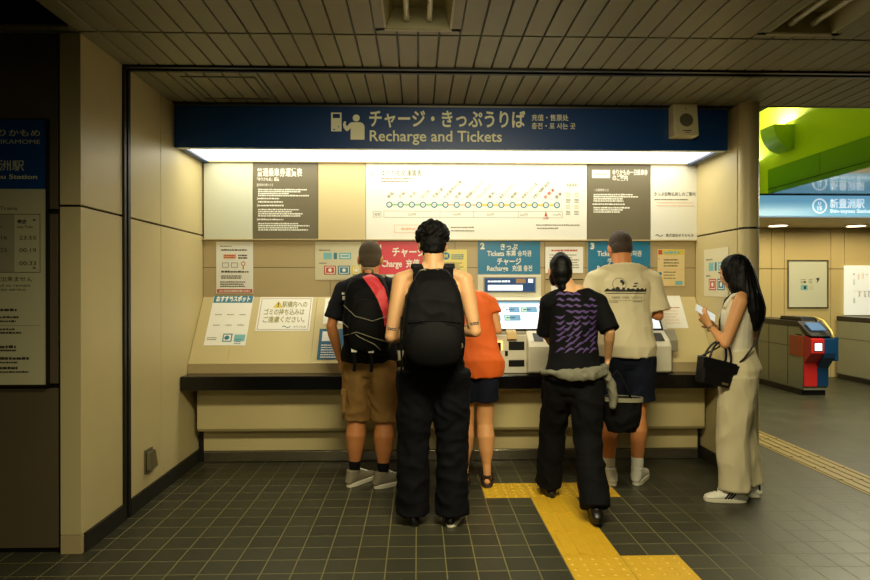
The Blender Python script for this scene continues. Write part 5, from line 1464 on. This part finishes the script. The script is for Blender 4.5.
# pale sweater tied round the hips
C_SWEAT = mat('pale_grey_sweater', (112, 110, 92), .9, bump=.3, scale=160)
mb = MB()
ring = [V(math.cos(w_) * .192, math.sin(w_) * .145 - .012, .875 + .018 * math.cos(w_ * 1 + .4)) for w_ in [2 * math.pi * j / 36 for j in range(36)]]
mb.tube(ring, .02, C_SWEAT, 12, closed=True)
mb.loft([(V(-.16, -.10, .87), .02, .02), (V(-.05, -.158, .855), .034, .018), (V(.08, -.158, .86), .036, .018), (V(.17, -.09, .87), .02, .02)], C_SWEAT, (0, 0, 1))
mb.loft([(V(.17, -.06, .87), .03, .03), (V(.215, -.05, .80), .045, .028), (V(.23, -.06, .72), .042, .025), (V(.225, -.06, .66), .036, .02)], C_SWEAT, (0, 1, 0))
remeshed(mb, 'tied_sweater', p.root, C_SWEAT, .007, 5, folds(.007, (14, 14, 12), 41))
# dark cloth bag in the right hand
t = empty('tote_bag', p.root.matrix_basis @ V(.30, .02, .50)); t.rotation_euler = (0, 0, R(-14)); tag(t, 'dark cloth tote bag with a pale rim beside the walker in black', 'bag')
mb = MB(); mb.loft([(V(0, 0, -.02), .085, .03), (V(0, 0, .06), .115, .05), (V(0, 0, .16), .12, .055), (V(0, 0, .20), .12, .05)], C_PACK2, dome=False, n=26)
o = remeshed(mb, 'bag_body', t, C_PACK2, .008, 4, folds(.008, (12, 12, 8), 44))
b = MB(); b.band([(math.cos(w_) * .126, math.sin(w_) * .058, .19) for w_ in [2 * math.pi * j / 30 for j in range(31)]], [V(math.cos(2 * math.pi * j / 30), math.sin(2 * math.pi * j / 30), 0) for j in range(31)], .026, .005, C_PGREY); b.build('pale_rim', t)
b = MB(); 
for y in (-.045, .045): b.tube([(-.07, y, .18), (-.065, y * .8, .27), (-.05, y * .3, .34), (-.03, y * .2, .36), (-.01, y * .3, .34), (.03, y * .8, .26), (.06, y, .18)], .006, C_PACK2, 8)
b.build('handle', t)

# ================================================================ 5  man in cream t-shirt
c = at(624.5, 0, 4.36)
p = Person((c.x, 4.36, 0), 0, 1.79, 'man in cream printed t-shirt, navy shorts and white sneakers', M_SKINT, lean=(.01, .07), build=1.10)
k = p.k
p.ank = [V(-.105, .0, .087), V(.095, -.0, .087)]; p.toe = [V(-.12, 1, 0), V(.55, .85, 0)]; p.knee = [V(-.11, .02, .50), V(.105, .02, .50)]; p.hip = [V(-.098, 0, .91), V(.098, 0, .91)]
p.elb = [V(-.262, .02, 1.19), V(.255, .03, 1.185)]; p.wri = [V(-.14, .26, 1.22), V(.155, .245, 1.265)]
p.hd[0] = (V(.2, 1, .1), V(0, 0, -1)); p.hd[1] = (V(-.2, 1, .1), V(0, 0, -1))
p.headc = p.D(V(0, .045, 1.63) * k); p.headR = Matrix.Rotation(R(-20), 3, 'X')
p.body()
hair_cap(p, H_BROWN, thick=1.03, low=-.035, seed=9, amp=.0015)
tp = p.top('t_shirt', C_CREAM, .885, 1.478, .020, sleeve=.88, sadd=.034, flare=.025, fn=folds(.007, (7, 7, 5), 51))
# back print: globe over a row of hills, script line below
INKB = mat('black_print', (28, 30, 28), .7); s = Sheet(.0012)
s.disc(-42, 42, 38, INKB, 1, 40, r2=35.5); s.poly([(-58, 66), (-48, 72), (-36, 66), (-40, 56), (-34, 46), (-44, 36), (-54, 48)], INKB, 2) if 0 else None
s.poly([(-36, 70), (-22, 66), (-12, 52), (-18, 40), (-30, 34), (-26, 46), (-38, 54)], INKB, 1); s.poly([(-66, 22), (-52, 30), (-40, 20), (-48, 8), (-62, 10)], INKB, 1); s.poly([(-30, 22), (-16, 26), (-14, 14), (-26, 8)], INKB, 1)
pts = [(-120 + i * 10, 0) for i in range(25)]; rr = random.Random(4)
up = [(-120 + i * 8, 6 + 12 * abs(math.sin(i * .9)) + rr.uniform(0, 5)) for i in range(31)]
s.poly([(-122, 0)] + [(120, -1)] + up[::-1], INKB, 1); s.lines(-115, -12, 232, 1, 5, 6, INKB, seed=3, ragged=0)
s.poly([(38, 42), (66, 46), (66, 52), (46, 50)], INKB, 1); s.poly([(32, 26), (56, 30), (58, 38), (36, 34)], INKB, 1)
for i, (x, w_) in enumerate(((-84, 44), (-32, 44), (22, 66))):
    s.b.tube([((x + j * w_ / 14) * s.k, -.001, (-34 + 8 * math.sin(j * 1.7 + i)) * s.k) for j in range(15)], .0013, INKB, 5)
s.rect(-100, -52, 110, -50.5, INKB, 1); s.lines(-118, -62, 70, 1, 5, 4, INKB, seed=8); s.lines(30, -60, 70, 1, 5, 4, INKB, seed=9)
decal(s, 'back_print', p.root, tp, (-.01, -.6, 1.355), off=.002, cuts=3)
p.bottoms('navy_shorts', C_NAVY, 1.0, .78, .006, [(0, .118, .118), (.35, .112, .114), (.78, .108, .110)], fn=folds(.008, (9, 9, 7), 52))
for i in (0, 1):
    p.sock(i, C_SOCKW, .58); p.shoe(i, C_SHOEW, C_SOLE, 'sneaker', L=.30, high=.085, w=.050, sole_h=.034)

# ================================================================ 6  woman in white
c = at(739, 0, 4.02)
TH = R(62)
p = Person((c.x, 4.02, 0), TH, 1.595, 'long-haired woman in white sleeveless top and cream wide trousers holding a phone', M_SKIN, lean=(0, .0), build=.98, female=True)
k = p.k
p.ank = [V(-.085, .02, .078), V(.085, -.06, .078)]; p.toe = [V(-.35, 1, 0), V(.0, 1, 0)]; p.knee = [V(-.085, .03, .44), V(.085, .0, .44)]; p.hip = [V(-.08, 0, .82), V(.08, 0, .82)]
p.elb = [V(-.195, .075, 1.025), V(.21, -.10, 1.06)]; p.wri = [V(-.125, .165, 1.135), V(.07, .15, 1.12)]
p.hd[0] = (V(.12, .45, .8), V(.8, -.5, .3)); p.hd[1] = (V(-.35, .6, .6), V(-.9, .1, .5)); p.curl = .55
p.headc = p.D(V(0, .03, 1.625) * k); p.headR = Matrix.Rotation(R(-14), 3, 'Z') @ Matrix.Rotation(R(-20), 3, 'X')
p.body()
hc, kk, Rm = p.headc, k * .99, p.headR
mb = MB()
def E(q, r): mb.ball(hc + Rm @ (V(*q) * kk), tuple(a * kk for a in r), H_BLACK, 24, M=Rm)
E((0, -.026, .042), (.088, .102, .092)); E((0, -.05, -.01), (.092, .084, .095))
for sx in (-1, 1): E((sx * .066, .008, -.01), (.028, .058, .085)); E((sx * .072, -.01, -.10), (.030, .055, .085))
mb.loft([(hc + V(0, -.03, .02), .090, .085), (hc + V(0, -.055, -.07), .102, .090), (hc + V(0, -.085, -.16), .116, .085), (hc + V(0, -.118, -.25), .120, .072), (hc + V(0, -.128, -.31), .108, .056), (hc + V(0, -.125, -.345), .080, .036)], H_BLACK, n=28)
def strands(co, n):
    a = math.atan2(co.y - hc.y + .05, co.x - hc.x) * 9
    return n * (.0045 * noise.noise(V(a, co.z * 3.0, 2)) + .003 * noise.noise(V(a * 2.6, co.z * 5, 7)) + .007 * noise.noise(V(co.x * 6, co.y * 6, co.z * 9)))
remeshed(mb, 'long_hair', p.root, H_BLACK, .0055, 3, strands)
def rib(co, n):
    a = math.atan2(co.y, co.x)
    return n * (.0012 * math.sin(a * 60) + .003 * noise.noise(co * 9))
tank(p, C_WHITE, 'sleeveless_top', 1.00, .008, rib, strap=.062, xs=.082)
W6 = [(0, .110, .118), (.3, .108, .114), (.7, .104, .108), (1.0, .098, .104), (1.5, .098, .106), (1.85, .094, .104), (1.99, .094, .106)]
p.bottoms('linen_trousers', C_LINEN, 1.09, 1.99, .006, W6, fn=folds(.009, (8, 8, 4), 63), sm=6)
for i in (0, 1): p.shoe(i, C_SHOEW, C_SOLE, 'sneaker', L=.265, high=.066, stripes=C_SHOEB, sole_h=.024)
b = MB(); q = p.wri[0].lerp(p.elb[0], .12); ax = (p.wri[0] - p.elb[0]).normalized(); u = ax.orthogonal().normalized(); w2 = ax.cross(u)
b.tube([q + u * math.cos(a_) * .031 + w2 * math.sin(a_) * .031 for a_ in [2 * math.pi * j / 20 for j in range(20)]], .004, M_STEEL, 6, closed=True); b.build('bracelet', p.root)
PW = p.root.matrix_basis if False else Matrix.Translation(p.root.location) @ Matrix.Rotation(TH, 4, 'Z')
# phone
pos = PW @ V(-.085, .195, 1.215)
t = empty('smartphone', pos); t.rotation_euler = (R(40), R(-38), TH); tag(t, 'white-edged smartphone held up in the hands of the woman in white', 'phone')
MB().box((-.037, -.075, -.004), (.037, .075, .004), M_WHITE).build('case', t, bevel=.003)
MB().box((-.033, -.070, .0041), (.033, .070, .005), mat('phone_screen', (200, 210, 214), .2, emit=(210, 220, 226), strength=.5)).build('screen', t)
# handbag on the left forearm
c = PW @ V(-.215, .15, .0)
t = empty('handbag', (c.x + .0, c.y, .765)); t.rotation_euler = (0, R(14), R(8)); tag(t, 'black structured handbag with curved handle hanging from the arm of the woman', 'bag')
b = MB(); prof = [(-.095, 0), (.095, 0), (.118, .165), (-.118, .165)]
b.prism([(x, z) for x, z in prof], -.045, .045, mat('black_bag_leather', (14, 13, 14), .42, bump=.2, scale=200), 'y'); b.build('bag_body', t, bevel=.008)
BL = MATS['black_bag_leather']
b = MB(); b.prism([(-.128, .155), (.128, .155), (.122, .10), (.0, .075), (-.122, .10)], -.049, -.044, BL, 'y'); b.build('flap', t, bevel=.002)
b = MB()
for y in (-.03, .03): b.tube([(math.cos(a_) * .075, y * (1 - .5 * math.sin(a_)), .155 + math.sin(a_) * .125) for a_ in [math.pi * j / 16 for j in range(17)]], .0075, BL, 8)
b.build('handle', t)
b = MB(); b.box((.035, -.052, .018), (.075, -.046, .032), mat('gold_clasp', (200, 176, 110), .3, metal=.8)); b.build('metal_label', t)
inv = Matrix.Translation(t.location) @ Euler((0, R(14), R(8))).to_matrix().to_4x4()
inv = inv.inverted()
pts = [V(.13, 0, .15)] + [inv @ (PW @ V(*q)) for q in ((-.152, -.03, .93), (-.118, -.098, 1.03), (-.05, -.135, 1.15), (.03, -.145, 1.26), (.08, -.115, 1.34), (.098, -.05, 1.385), (.10, .0, 1.385), (.06, .082, 1.30), (-.04, .112, 1.16), (-.12, .11, 1.0))] + [V(-.13, 0, .15)]
b = MB(); b.tube(pts, .006, BL, 8); b.build('shoulder_strap', t)
